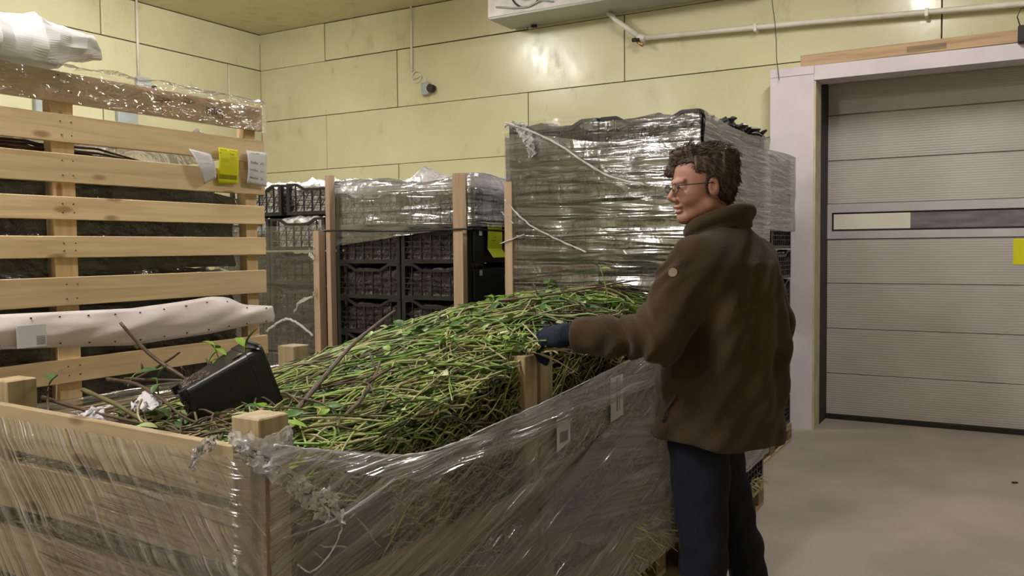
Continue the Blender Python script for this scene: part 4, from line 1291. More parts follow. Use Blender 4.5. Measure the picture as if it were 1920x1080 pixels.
for (m_, cr), mb in buf.items():
    o = mb.build('cut_stems', M[m_], smooth=True)
    meta(o, '%s cut stems tangled in the %s' % (names[m_], 'foreground crate' if cr == 'A' else 'crate in front of the man'), 'stems', kind='stuff')


# leaves
def leaf_mesh(mat, L=0.05, W=0.032, seed=0, lobes=0):
    rr = random.Random(seed)
    V = []; F = []
    n = 6
    for i in range(n + 1):
        t = i / n
        w = W * 0.5 * math.sin(math.pi * min(1, t * 0.93 + 0.05)) ** 0.8 * (1 + (0.18 if (i % 2 and lobes) else 0))
        zc = -0.25 * L * t * t
        V += [(t * L, -w, zc + 0.12 * w * 2), (t * L, 0, zc - 0.03 * L), (t * L, w, zc + 0.12 * w * 2)]
    for i in range(n):
        a = i * 3
        F += [(a, a + 3, a + 4, a + 1), (a + 1, a + 4, a + 5, a + 2)]
    me = bpy.data.meshes.new('leaf'); me.from_pydata(V, [], F); me.materials.append(mat)
    me.polygons.foreach_set('use_smooth', [True] * len(F))
    return me


leafm = {k: [leaf_mesh(M[k], 0.055, 0.036, s, s % 2) for s in range(2)] for k in ('leaf1', 'leaf2', 'leaf3', 'leaf4')}
# small leaves mixed in the heap
for cr, cnt in (('A', 150), ('B', 300)):
    for mt, share in (('leaf1', 0.45), ('leaf2', 0.4), ('leaf3', 0.15)):
        V = []; F = []
        for i in range(int(cnt * share)):
            if cr == 'A':
                y = RR.uniform(AY0 + 0.1, AY1); x = RR.uniform(-2.1, AX1 - 0.03)
            else:
                y = RR.uniform(BY0, BY1 - 0.05); x = RR.uniform(AX0 + 0.1, AX1 - 0.03)
            s = RR.uniform(0.5, 1.0)
            src = leafm[mt][0]
            mtx = Matrix.Translation((x, y, H(x, y) + RR.uniform(0.012, 0.05))) @ Euler((RR.uniform(-.7, .7), RR.uniform(-.6, .4), RR.uniform(0, 6.28))).to_matrix().to_4x4() @ Matrix.Scale(s, 4)
            b = len(V)
            V += [tuple(mtx @ v.co) for v in src.vertices]
            F += [tuple(b + q for q in p.vertices) for p in src.polygons]
        me = bpy.data.meshes.new('loose_leaves'); me.from_pydata(V, [], F); me.materials.append(M[mt])
        me.polygons.foreach_set('use_smooth', [True] * len(F))
        o = put('loose_leaves', me)
        meta(o, '%s loose small leaves scattered in the %s' % ({'leaf1': 'mid green', 'leaf2': 'light green', 'leaf3': 'pale'}[mt], 'foreground crate' if cr == 'A' else 'crate in front of the man'), 'leaves', kind='stuff')


def branch(name, label, pts, r, mat, leaves=(), cat='branch', group=None, twigs=()):
    """woody branch: stem, twigs and leaves are its parts. leaves: (t or point, yaw, pitch, scale, kind)"""
    t_ = thing(name, label, cat, group=group)
    P = [Vector(p) for p in pts]
    S = []
    sub = 4
    for i in range(len(P) - 1):
        a = P[max(i - 1, 0)]; b = P[i]; c = P[i + 1]; d = P[min(i + 2, len(P) - 1)]
        for k in range(sub):
            t = k / sub
            S.append(0.5 * ((2 * b) + (c - a) * t + (2 * a - 5 * b + 4 * c - d) * t * t + (3 * b - a - 3 * c + d) * t ** 3))
    S.append(P[-1])
    rad = [r * (1.0 - 0.5 * i / len(S)) * (1 + 0.12 * math.sin(i * 2.3)) for i in range(len(S))]
    MB().tube(S, rad, 7).build('stem', mat, t_, smooth=True)
    for (a, b, rr_) in twigs:
        MB().tube([a, Vector(a).lerp(Vector(b), 0.5) + Vector((0, 0, 0.004)), b], [rr_, rr_ * 0.85, rr_ * 0.6], 6).build('twig', mat, t_, smooth=True)
    for (p, yaw, pitch, s, kd) in leaves:
        o = put('leaf', leafm[kd][0], t_, p, (R.uniform(-.3, .3), pitch, yaw), (s, s, s))
    return t_


# view axes used only to describe real directions: L to the right, D away
Ld = Vector((0.865, 0.50, 0)); Dd = Vector((-0.503, 0.864, 0))
Z = Vector((0, 0, 1))
def near(x, y, z): return Vector((x, y, z))

branch('pruned_branch', 'longest bare brown cane rising steeply in front of the white strap',
       [(-1.93, 1.75, 1.045), (-2.06, 1.68, 1.12), (-2.19, 1.64, 1.20), (-2.262, 1.60, 1.292)], 0.0085, M['bark'],
       leaves=[((-2.22, 1.62, 1.225), 2.4, 0.3, 0.45, 'leaf3')], twigs=[((-2.08, 1.675, 1.135), (-2.075, 1.66, 1.165), 0.004)])
branch('pruned_branch', 'short dark forked cane leaning right behind the long bare one',
       [(-1.98, 1.80, 1.06), (-2.06, 1.78, 1.13), (-2.10, 1.77, 1.175)], 0.006, M['bark'])
branch('pruned_branch', 'stubby brown cane pointing up right left of the long bare one',
       [(-2.46, 1.75, 1.075), (-2.38, 1.78, 1.115), (-2.31, 1.80, 1.155), (-2.28, 1.82, 1.18)], 0.006, M['bark'], twigs=[((-2.40, 1.775, 1.11), (-2.405, 1.77, 1.145), 0.005)])
branch('pruned_branch', 'long reddish cane lying level from the post toward the black pot',
       [(-2.42, 1.72, 1.098), (-2.25, 1.76, 1.10), (-2.1, 1.82, 1.105), (-1.93, 1.92, 1.125)], 0.0055, M['bark'])
branch('pruned_branch', 'dark cane lying along the top of the front board at the far left',
       [(-2.40, 1.44, 1.085), (-2.26, 1.45, 1.066), (-2.1, 1.45, 1.055), (-1.9, 1.46, 1.04)], 0.0065, M['bark'])
branch('pruned_branch', 'greenish cane crossing the waste just behind the front board',
       [(-2.33, 1.52, 1.10), (-2.15, 1.50, 1.075), (-1.98, 1.48, 1.04), (-1.75, 1.45, 1.035), (-1.6, 1.43, 1.03)], 0.007, M['bark_green'])
branch('pruned_branch', 'brown arching cane ending beside the mouth of the pot',
       [(-2.36, 1.62, 1.115), (-2.2, 1.60, 1.115), (-2.06, 1.58, 1.085), (-1.95, 1.56, 1.05), (-1.82, 1.54, 1.035)], 0.006, M['bark'])
branch('pruned_branch', 'thin looping tendril below the black pot',
       [(-2.04, 1.50, 1.10), (-2.03, 1.48, 1.06), (-1.96, 1.46, 1.035), (-1.85, 1.45, 1.03), (-1.70, 1.45, 1.025)], 0.0035, M['straw'])
branch('pruned_branch', 'dark red cane lying in the corner in front of the pot',
       [(-1.98, 1.42, 1.03), (-1.82, 1.41, 1.03), (-1.66, 1.40, 1.025), (-1.52, 1.40, 1.04)], 0.005, M['bark'])
branch('pruned_branch', 'thorny dark cane with a raised tip at the far left post',
       [(-2.30, 1.40, 1.03), (-2.34, 1.42, 1.08), (-2.345, 1.43, 1.13), (-2.32, 1.44, 1.155)], 0.004, M['bark'],
       leaves=[((-2.34, 1.43, 1.14), 2.6, -0.5, 0.8, 'leaf1'), ((-2.345, 1.43, 1.11), 4.0, 0.4, 0.7, 'leaf1'), ((-2.33, 1.44, 1.15), 1.2, -0.9, 0.55, 'leaf4')])
for i in range(44):
    x = R.uniform(-2.38, -1.75); y = R.uniform(1.40, 1.95); a = R.gauss(-0.15, 0.5); L = R.uniform(0.2, 0.42)
    p = []
    for k in range(4):
        t = k / 3
        xx = min(max(x + math.cos(a) * L * t, -2.40), -1.5); yy = min(max(y + math.sin(a) * L * t, 1.36), 2.1)
        p.append((xx, yy, H(xx, yy) + 0.015 + R.uniform(0, 0.04) + 0.02 * math.sin(t * 3)))
    kd = R.choice(['leaf1', 'leaf1', 'leaf3', 'leaf4'])
    branch('pruned_branch', 'thin brown cane in the tangle left of the black pot', p, R.uniform(0.0028, 0.005), M[R.choice(['bark', 'bark', 'bark_green'])],
           leaves=[(p[R.randrange(4)], R.uniform(0, 6.28), R.uniform(-.8, .3), R.uniform(0.6, 1.0), kd)] if R.random() < 0.8 else [], group='thin canes left of the pot')


def sprig(label, base, heading, stem_len, leaves, mat='green1', group=None):
    b = Vector(base); h = Vector(heading).normalized()
    tip = b + h * stem_len
    mid = b + h * stem_len * 0.5 + Vector((0, 0, 0.01))
    lv = []
    for (t, yaw, pitch, s, kd) in leaves: lv.append((tuple(b + (tip - b) * t), yaw, pitch, s, kd))
    return branch('leafy_sprig', label, [tuple(b), tuple(mid), tuple(tip)], 0.0026, M[mat], lv, 'sprig', group)


sprig('light green sprig of small leaves above the strap behind the black pot', (-1.97, 1.72, 1.13), (-0.25, -0.1, 1), 0.10,
      [(1.0, 3.4, -0.5, 0.75, 'leaf2'), (1.0, 2.2, 0.2, 0.8, 'leaf2'), (0.9, 0.4, 0.3, 0.7, 'leaf2'), (0.8, 4.2, 0.7, 0.75, 'leaf2'), (0.6, 5.4, 0.4, 0.7, 'leaf2')])
sprig('sprig with a tall dark leaf standing over the black pot', (-1.86, 1.70, 1.19), (0.1, 0.0, 1), 0.05,
      [(0.9, 0.6, -1.2, 1.0, 'leaf1'), (0.7, 0.4, -0.1, 1.0, 'leaf1'), (0.4, 3.6, 0.3, 0.95, 'leaf3'), (0.8, 3.2, -0.8, 0.8, 'leaf2')])
sprig('sprig of two round dark leaves left of the black pot', (-2.10, 1.60, 1.08), (-0.1, 0.0, 1), 0.06,
      [(1.0, 0.5, -1.1, 0.85, 'leaf1'), (0.9, 3.3, -0.2, 0.8, 'leaf1'), (0.7, 5.0, 0.5, 0.6, 'leaf1')])
sprig('pale folded leaf sprig lying above the level cane at left', (-2.32, 1.66, 1.09), (0.2, 0.3, 0.5), 0.05,
      [(0.9, 0.8, -0.4, 1.1, 'leaf1'), (0.6, 3.4, 0.0, 0.6, 'leaf1')])
sprig('pale round leaf lying in the canes below the pot', (-1.98, 1.42, 1.025), (0.3, 0, 0.3), 0.03,
      [(1.0, 0.5, -0.2, 1.0, 'leaf3'), (0.6, 0.0, 0.3, 0.9, 'leaf3')])
sprig('bright green leaf bunch at the crest of the heap below the lime label', (-1.72, 2.50, 1.18), (0.4, 0, 1), 0.05,
      [(1.0, 0.3, 0.1, 1.5, 'leaf2'), (0.9, 1.3, -0.5, 1.2, 'leaf1'), (0.7, 4.2, 0.5, 1.3, 'leaf2'), (0.4, 2.6, 0.1, 1.2, 'leaf1')])
sprig('small upright leaf pair at the heap crest in front of the middle stack', (-1.95, 2.55, 1.16), (-0.2, 0, 1), 0.05,
      [(1.0, 2.7, -0.6, 1.1, 'leaf1'), (0.5, 5.6, -0.1, 1.0, 'leaf3')])
sprig('lone bright leaf on a thin stalk above the sleeve of the man', (-1.30, 2.95, 1.30), (-0.3, 0.05, 1), 0.13,
      [(1.0, 3.4, -0.6, 0.9, 'leaf2'), (0.95, 0.4, -0.2, 0.7, 'leaf2')])
sprig('fresh green leaf cluster low in the heap behind the front post', (-1.55, 1.50, 1.03), (0.1, 0.2, 0.6), 0.05,
      [(1.0, 0.5, -0.1, 1.2, 'leaf2'), (0.8, 3.3, 0.2, 1.0, 'leaf1'), (0.5, 4.6, 0.5, 1.1, 'leaf2'), (0.7, 1.6, -0.3, 1.0, 'leaf2')])
for i in range(24):
    y = R.uniform(1.6, 3.5); x = R.uniform(-1.9, -1.40) if y < 2.5 else R.uniform(-2.0, -1.38)
    z = H(x, y) + 0.03
    sprig('small green leafy sprig lying in the heap of stems', (x, y, z), (R.gauss(0, 1), R.gauss(0, 1), 0.8), R.uniform(0.03, 0.07),
          [(R.uniform(.5, 1), R.uniform(0, 6.28), R.uniform(-.7, .5), R.uniform(.6, 1.0), R.choice(['leaf1', 'leaf2', 'leaf2'])) for _ in range(3)], group='leafy sprigs in the heap')
for i in range(9):
    x = R.uniform(-2.36, -1.9); y = R.uniform(1.38, 1.8)
    sprig('green leafy sprig among the bare canes left of the pot', (x, y, H(x, y) + 0.02), (R.gauss(0, 1), R.gauss(0, 1), 1.2), R.uniform(0.03, 0.06),
          [(R.uniform(.5, 1), R.uniform(0, 6.28), R.uniform(-.7, .4), R.uniform(.6, .95), R.choice(['leaf1', 'leaf1', 'leaf3'])) for _ in range(3)], group='leafy sprigs among the canes')
# dark branches thrust through the green heap
branch('pruned_branch', 'long dark branch slanting up across the green heap toward the middle stack',
       [(-1.62, 1.62, 1.055), (-1.74, 1.88, 1.12), (-1.86, 2.16, 1.19), (-1.96, 2.44, 1.245), (-1.99, 2.55, 1.27)], 0.0085, M['bark'])
branch('pruned_branch', 'shorter dark forked branch in the middle of the green heap',
       [(-1.50, 1.64, 1.04), (-1.52, 1.78, 1.085), (-1.58, 1.92, 1.125), (-1.62, 2.0, 1.165)], 0.007, M['bark'], twigs=[((-1.56, 1.86, 1.12), (-1.50, 1.92, 1.17), 0.005), ((-1.60, 1.96, 1.14), (-1.66, 2.0, 1.19), 0.004)])
branch('pruned_branch', 'thin brown branch lying above the greens behind the hand',
       [(-1.75, 2.9, 1.29), (-1.5, 2.98, 1.325), (-1.25, 3.1, 1.37)], 0.005, M['bark'], twigs=[((-1.6, 2.95, 1.31), (-1.62, 2.95, 1.36), 0.003)])
for i in range(26):
    y = R.uniform(1.55, 2.45); x = R.uniform(-1.85, -1.40)
    z = H(x, y) + 0.03
    p = [(x, y, z), (x + R.uniform(-.03, .03), y + R.uniform(.01, .05), z + R.uniform(.02, .05)), (x + R.uniform(-.05, .05), y + R.uniform(.03, .09), z + R.uniform(0, .03)), (x + R.uniform(-.04, .04), y + R.uniform(.06, .12), z - 0.01)]
    branch('pale_root', 'pale curled root looping out of the green heap', p, 0.0024, M['straw'], cat='root', group='pale roots in the heap')
# greens spilling out low beside the man's feet
mb = MB()
for i in range(160):
    y = R.uniform(3.2, 3.72); z = R.uniform(0.15, 0.36); p = Vector((AX1 - 0.02, y, z))
    d = Vector((R.uniform(0.2, 1), R.gauss(0, 0.7), R.gauss(-0.1, 0.5))).normalized(); L = R.uniform(0.04, 0.13)
    mb.tube([p, p + d * L * .5 + Vector((0, 0, .01)), p + d * L - Vector((0, 0, .01))], [0.003, 0.0035, 0.001], 4)
o = mb.build('cut_stems', M['green2'])
meta(o, 'yellow-green tips poking out low from the crate beside the legs', 'stems', kind='stuff')
mb = MB()
for i in range(120):
    y = R.uniform(3.86, 4.9); z = R.uniform(0.145, 0.19); p = Vector((S3X1 - 0.01, y, z))
    d = Vector((R.uniform(0.2, 1), R.gauss(0, 0.7), R.gauss(-0.1, 0.5))).normalized(); L = R.uniform(0.03, 0.09)
    mb.tube([p, p + d * L * .5 + Vector((0, 0, .01)), p + d * L - Vector((0, 0, .01))], [0.004, 0.004, 0.001], 4)
o = mb.build('cut_stems', M['straw'])
meta(o, 'straw tips poking out at the foot of the tall wrapped stack', 'stems', kind='stuff')

# dark box standing in the right front corner behind the film
bx = thing('plastic_tub', 'dark grey plastic box behind the film right of the front corner post', 'box')
put('body', bevel_box(0.012, 0.34, 0.50, simple('dark_grey_plastic', (0.05, 0.047, 0.05), (0.035, 0.033, 0.036), 0.5), 0.004), bx, (AX1 - 0.018, AY0 + 0.29, 0.62))
put('rim', bevel_box(0.018, 0.35, 0.02, M['rubber'], 0.004), bx, (AX1 - 0.018, AY0 + 0.29, 0.875))
bx2 = put('plastic_tub', bevel_box(0.26, 0.02, 0.10, M['navy_plastic'], 0.006), None, (-1.66, AY0 + 0.016, 0.775))
meta(bx2, 'blue-black plastic piece showing in the gap below the second front board', 'box')

# ------------------------------------------------------------------ black square nursery pot on its side
pot = thing('plant_pot', 'square black plastic plant pot tipped on its side in the crate', 'pot')
u_ax = (Ld * 0.78 + Dd * 0.50 + Z * 0.33).normalized()
v_ax = (Z - u_ax * u_ax.z).normalized()
w_ax = u_ax.cross(v_ax).normalized()          # roughly away / toward
pc = Vector((-1.975, 1.60, 1.066))
PL, B0, B1 = 0.225, 0.062, 0.096


def PP(u, a, b): return tuple(pc + u_ax * u + v_ax * a + w_ax * b)


def ring_sq(mb, u, s, rnd=0.2, n=5):
    st = len(mb.v)
    for cx, cy, a0 in ((1, 1, 0), (-1, 1, 90), (-1, -1, 180), (1, -1, 270)):
        r = s * rnd
        for k in range(n):
            a = math.radians(a0 + 90 * k / (n - 1))
            mb.v.append(PP(u, cx * (s - r) + r * math.cos(a), cy * (s - r) + r * math.sin(a)))
    return st


mb = MB()
prof = [(0.0, B0 * 0.9), (0.006, B0), (PL * 0.80, B0 + (B1 - B0) * 0.8), (PL * 0.805, B0 + (B1 - B0) * 0.8 + 0.003), (PL * 0.97, B1), (PL * 0.97, B1 + 0.006), (PL, B1 + 0.006), (PL, B1 - 0.001), (PL * 0.5, B0 + (B1 - B0) * 0.5 - 0.003), (0.012, B0 - 0.004)]
rs = [ring_sq(mb, u, s) for u, s in prof]
nn_ = 20
for a, b in zip(rs, rs[1:]):
    for k in range(nn_):
        mb.f.append((a + k, a + (k + 1) % nn_, b + (k + 1) % nn_, b + k)); mb.mi.append(0)
mb.f.append(tuple(rs[0] + k for k in reversed(range(nn_)))); mb.mi.append(0)
mb.f.append(tuple(rs[-1] + k for k in range(nn_))); mb.mi.append(0)
me = mb.mesh('body', M['pot_plastic'], smooth=False)
put('body', me, pot)
# recessed-looking raised side panels
for sgn in (1, -1):
    m2_ = MB()
    for (ua, ub, ka, kb) in ((0.03, PL * 0.72, -0.62, -0.58), (0.03, PL * 0.72, 0.58, 0.62)):
        sa = lambda u: B0 + (B1 - B0) * u / PL
        m2_.v += [PP(ua, sa(ua) * ka, -sgn * (sa(ua) + 0.002)), PP(ub, sa(ub) * ka, -sgn * (sa(ub) + 0.002)), PP(ub, sa(ub) * kb, -sgn * (sa(ub) + 0.002)), PP(ua, sa(ua) * kb, -sgn * (sa(ua) + 0.002))]
        q = len(m2_.v) - 4; m2_.f.append((q, q + 1, q + 2, q + 3)); m2_.mi.append(0)
    m2_.build('rib', M['pot_plastic'], pot)
for (a, b) in ((0.8, 0.8), (0.8, -0.8), (-0.8, 0.8), (-0.8, -0.8)):
    MB().bar(PP(-0.016, a * B0, b * B0), PP(0.004, a * B0 * 1.02, b * B0 * 1.02), 0.024, 0.024, up=tuple(v_ax)).build('foot', M['pot_plastic'], pot)
m3_ = MB()
for i in range(60):
    a, b = R.uniform(-.75, .75) * B0, R.uniform(-.75, .75) * B0
    s = R.uniform(0.004, 0.010)
    m3_.bar(PP(-0.006, a, b), PP(0.001, a + R.uniform(-.004, .004), b), s, s, up=tuple(v_ax))
m3_.build('soil_crumbs', M['soil'], pot)['kind'] = 'stuff'
m4_ = MB()
for i in range(90):
    u = R.uniform(0.0, 0.075); b = R.uniform(-.8, .8) * B0
    s = R.uniform(0.003, 0.008); sa = B0 + (B1 - B0) * u / PL
    m4_.bar(PP(u, sa - 0.001, b), PP(u + s, sa + 0.001, b + R.uniform(-.005, .005)), s, 0.003, up=tuple(v_ax))
m4_.build('dirt', simple('dry_soil_film', (0.16, 0.12, 0.10), (0.09, 0.07, 0.06), 0.9, scale=20), pot)['kind'] = 'stuff'

# white scraps in the prunings
for i, (x, y, z) in enumerate(((-2.12, 1.56, 1.065), (-2.17, 1.42, 1.05))):
    t_ = thing('paper_scrap', ['crumpled lilac paper scrap among the canes left of the pot', 'small white scrap tucked behind the front board'][i], 'scrap')
    crumple('sheet', [(x - 0.04, y, z), (x, y + 0.01, z + 0.01), (x + 0.045, y + 0.03, z)], 0.05 if i == 0 else 0.025, M['paper'], t_, 30 + i, 0.02, 14, 6, wdir=(-0.3, 0.6, 0.6))

# ------------------------------------------------------------------ film round the foreground crates
fw = thing('film_wrap', 'clear stretch film pulled around the foreground crates with slanting streaks', 'stretch film')
FX0, FX1 = AX0 - 0.035, AX1 + 0.035
FYa, FYb = AY0 - 0.04, BY1 + 0.02
film_sheet('front_wrap', [(FX0, FYa), (AX1 - 0.01, FYa), (FX1, FYa + 0.03)], lambda s: 1.082 - 0.006 * s, 0.12, M['film_left'], fw, seed=20, nv=60, disp=0.012, step=0.025)
film_sheet('front_wrap', [(AX1 - 0.75, FYa - 0.006), (AX1 - 0.01, FYa - 0.006), (FX1, FYa + 0.03)], lambda s: min(1.065, 0.80 + 0.5 * s), lambda s: max(0.12, 0.80 - 1.2 * s), M['film_front'], fw, seed=21, nv=60, disp=0.008, step=0.025)
film_sheet('left_wrap', [(FX0, FYb), (FX0, FYa)], 1.05, 0.12, M['film_side'], fw, seed=22, nv=20, disp=0.012)
Ltot = FYb - (FYa + 0.03)


def ftop(s):
    y = FYa + 0.03 + s
    return float(np.interp(y, [1.27, 1.45, 1.70, 1.87, 2.05, 2.25, 2.5, 2.65, 2.9, 3.3, 3.66, 3.8], [1.095, 1.05, 0.985, 0.962, 0.972, 0.985, 1.0, 1.01, 1.035, 1.055, 1.075, 1.08]))


film_sheet('right_wrap', [(FX1, FYa + 0.03), (FX1, FYb)], ftop, lambda s: 0.14, M['film_right'], fw, seed=23, nv=70, disp=0.02, step=0.02)
film_sheet('right_overwrap', [(FX1 + 0.008, 2.35), (FX1 + 0.008, FYb)], lambda s: float(np.interp(s, [0, 0.5, 1.4], [0.62, 0.80, 0.93])), lambda s: float(np.interp(s, [0, 0.5, 1.4], [0.60, 0.40, 0.16])), M['film_right2'], fw, seed=24, nv=50, disp=0.014, step=0.03)
film_sheet('top_band', [(FX1 + 0.004, FYa + 0.03), (FX1 + 0.004, FYb)], ftop, lambda s: ftop(s) - float(np.interp(s, [0, 0.6, 1.2, 2.5], [0.03, 0.07, 0.10, 0.16])), film('bunched_wrap', haze=(0.10, 0.85), hz_scale=4, hz_stretch=(0.12, 16, 1), gloss=0.8, gbase=0.15, rough=0.15, bump=1.0, bstretch=(0.2, 14, 1), bscale=5, white=(0.7, 0.68, 0.7), lohi=(0.42, 0.68), wr=0.05), fw, seed=31, nv=14, disp=0.03, step=0.02)
# bunched strands along the top edge
FS = FX1 + 0.006
twisted('film_strand', [(FS, 1.28, 1.095), (FS, 1.42, 1.055), (FS, 1.62, 1.00), (FS, 1.80, 0.968), (FS, 1.95, 0.965)], 0.0032, M['rope'], fw, 1)
twisted('film_strand', [(FS, 1.30, 1.065), (FS, 1.45, 1.025), (FS, 1.60, 0.985), (FS, 1.80, 0.955), (FS, 1.90, 0.95), (FS, 2.1, 0.955)], 0.002, M['rope'], fw, 2)
twisted('film_strand', [(FS, 1.85, 0.955), (FS, 2.1, 0.975), (FS, 2.4, 0.99), (FS, 2.7, 1.01), (FS, 3.2, 1.045), (FS, 3.65, 1.07)], 0.0022, M['rope'], fw, 3)
twisted('film_strand', [(FS, 1.30, 0.895), (FS, 1.42, 0.888), (FS, 1.55, 0.90), (FS, 1.68, 0.93)], 0.0022, M['rope'], fw, 4)
twisted('film_strand', [(FS, 1.46, 0.885), (FS, 1.58, 0.91), (FS, 1.72, 0.93), (FS, 2.0, 0.945)], 0.0015, M['rope'], fw, 5)
# crumpled knot round the corner post and its hanging tail
kn = thing('film_knot', 'crumpled white film knot tied round the front corner post', 'stretch film')
cx, cy = AX1 - 0.0325, AY0 + 0.0425
ringp = [(cx + 0.062 * math.cos(a) * (1.05 if abs(math.cos(a)) > .7 else 1), cy + 0.062 * math.sin(a), 1.098 + 0.008 * math.sin(a * 3)) for a in np.linspace(-math.pi * 0.95, math.pi * 1.05, 16)]
crumple('collar', ringp, 0.045, M['film_crumple'], kn, 1, 0.012, 60, 8)
crumple('collar', [(p[0], p[1], p[2] - 0.012) for p in ringp], 0.028, M['film_crumple'], kn, 2, 0.016, 60, 6)
crumple('side_flap', [(cx - 0.05, AY0 - 0.035, 1.10), (cx - 0.085, AY0 - 0.04, 1.085), (cx - 0.11, AY0 - 0.045, 1.06), (cx - 0.10, AY0 - 0.045, 1.04)], 0.045, M['film_crumple'], kn, 3, 0.012, 30, 8, wdir=(0.5, 0, 1))
crumple('tail', [(cx + 0.02, AY0 - 0.03, 1.085), (AX1 + 0.03, AY0 + 0.0, 1.05), (AX1 + 0.055, AY0 + 0.06, 1.00), (AX1 + 0.06, AY0 + 0.10, 0.955), (AX1 + 0.055, AY0 + 0.15, 0.90)], 0.055, M['film_crumple'], kn, 4, 0.018, 50, 10, wdir=(0.2, 1, 0.2))
crumple('tail', [(AX1 + 0.05, AY0 + 0.10, 0.96), (AX1 + 0.055, AY0 + 0.15, 0.965), (AX1 + 0.05, AY0 + 0.18, 0.93), (AX1 + 0.05, AY0 + 0.20, 0.88)], 0.03, M['film_crumple'], kn, 5, 0.016, 30, 6, wdir=(0, 1, 0.4))
twisted('thread', [(AX1 + 0.05, AY0 + 0.17, 0.92), (AX1 + 0.05, AY0 + 0.20, 0.87), (AX1 + 0.05, AY0 + 0.16, 0.82), (AX1 + 0.05, AY0 + 0.10, 0.80), (AX1 + 0.05, AY0 + 0.06, 0.83)], 0.002, M['rope'], kn, 8)
# labels under the film
def film_card(label, y0, y1, z0, z1, skew, marks):
    t_ = thing('shipping_label', label, 'label')
    x = AX1 + 0.052
    MB_ = MB()
    MB_.v = [(x, y0, z0 - skew), (x, y1, z0), (x, y1, z1), (x, y0, z1 - skew * 0.2), (x + 0.001, y0, z0 - skew), (x + 0.001, y1, z0), (x + 0.001, y1, z1), (x + 0.001, y0, z1 - skew * 0.2)]
    MB_.f = [(0, 3, 2, 1), (4, 5, 6, 7), (0, 1, 5, 4), (1, 2, 6, 5), (2, 3, 7, 6), (3, 0, 4, 7)]; MB_.mi = [0] * 6
    MB_.build('card', M['paper'], t_)
    mb = MB()
    for (a, b, c, d) in marks: mb.box((x + 0.0012, y0 + (y1 - y0) * a, z0 + (z1 - z0) * c), (x + 0.002, y0 + (y1 - y0) * b, z0 + (z1 - z0) * d))
    mb.build('print', M['ink_soft'], t_)


film_card('white label with a grey code block beside the middle right post', 2.535, 2.635, 0.835, 0.985, 0.02, [(0.2, 0.8, 0.05, 0.28), (0.25, 0.6, 0.6, 0.62), (0.25, 0.7, 0.7, 0.72), (0.25, 0.5, 0.85, 0.88)])
film_card('white label with two dark stripes under the film near the man', 2.98, 3.10, 0.845, 1.005, 0.01, [(0.45, 0.56, 0.15, 0.95), (0.68, 0.72, 0.15, 0.95)])
# small torn film bits by the board gap
crumple('scrap', [(-1.66, FYa - 0.004, 0.955), (-1.62, FYa - 0.004, 0.96), (-1.59, FYa - 0.004, 0.95)], 0.02, M['film_crumple'], fw, 9, 0.006, 12, 4)
# twine and loose strands in front of the hazy stack
ts = thing('loose_film', 'loose looping film ends hanging at the foot of the hazy stack', 'stretch film')
twisted('loop', [(-4.30, 4.13, 0.96), (-4.18, 4.11, 1.02), (-4.08, 4.1, 1.05), (-3.98, 4.1, 1.02), (-3.88, 4.12, 0.95)], 0.008, M['film_crumple'], ts, 3)
crumple('loop', [(-4.02, 4.10, 1.09), (-3.98, 4.09, 1.15), (-3.92, 4.08, 1.18), (-3.84, 4.08, 1.20), (-3.83, 4.09, 1.24)], 0.02, M['film_crumple'], ts, 4, 0.01, 24, 4)
crumple('knot', [(-3.87, 4.09, 1.50), (-3.86, 4.08, 1.47), (-3.83, 4.09, 1.45), (-3.83, 4.09, 1.52)], 0.03, M['film_crumple'], ts, 5, 0.012, 20, 5)


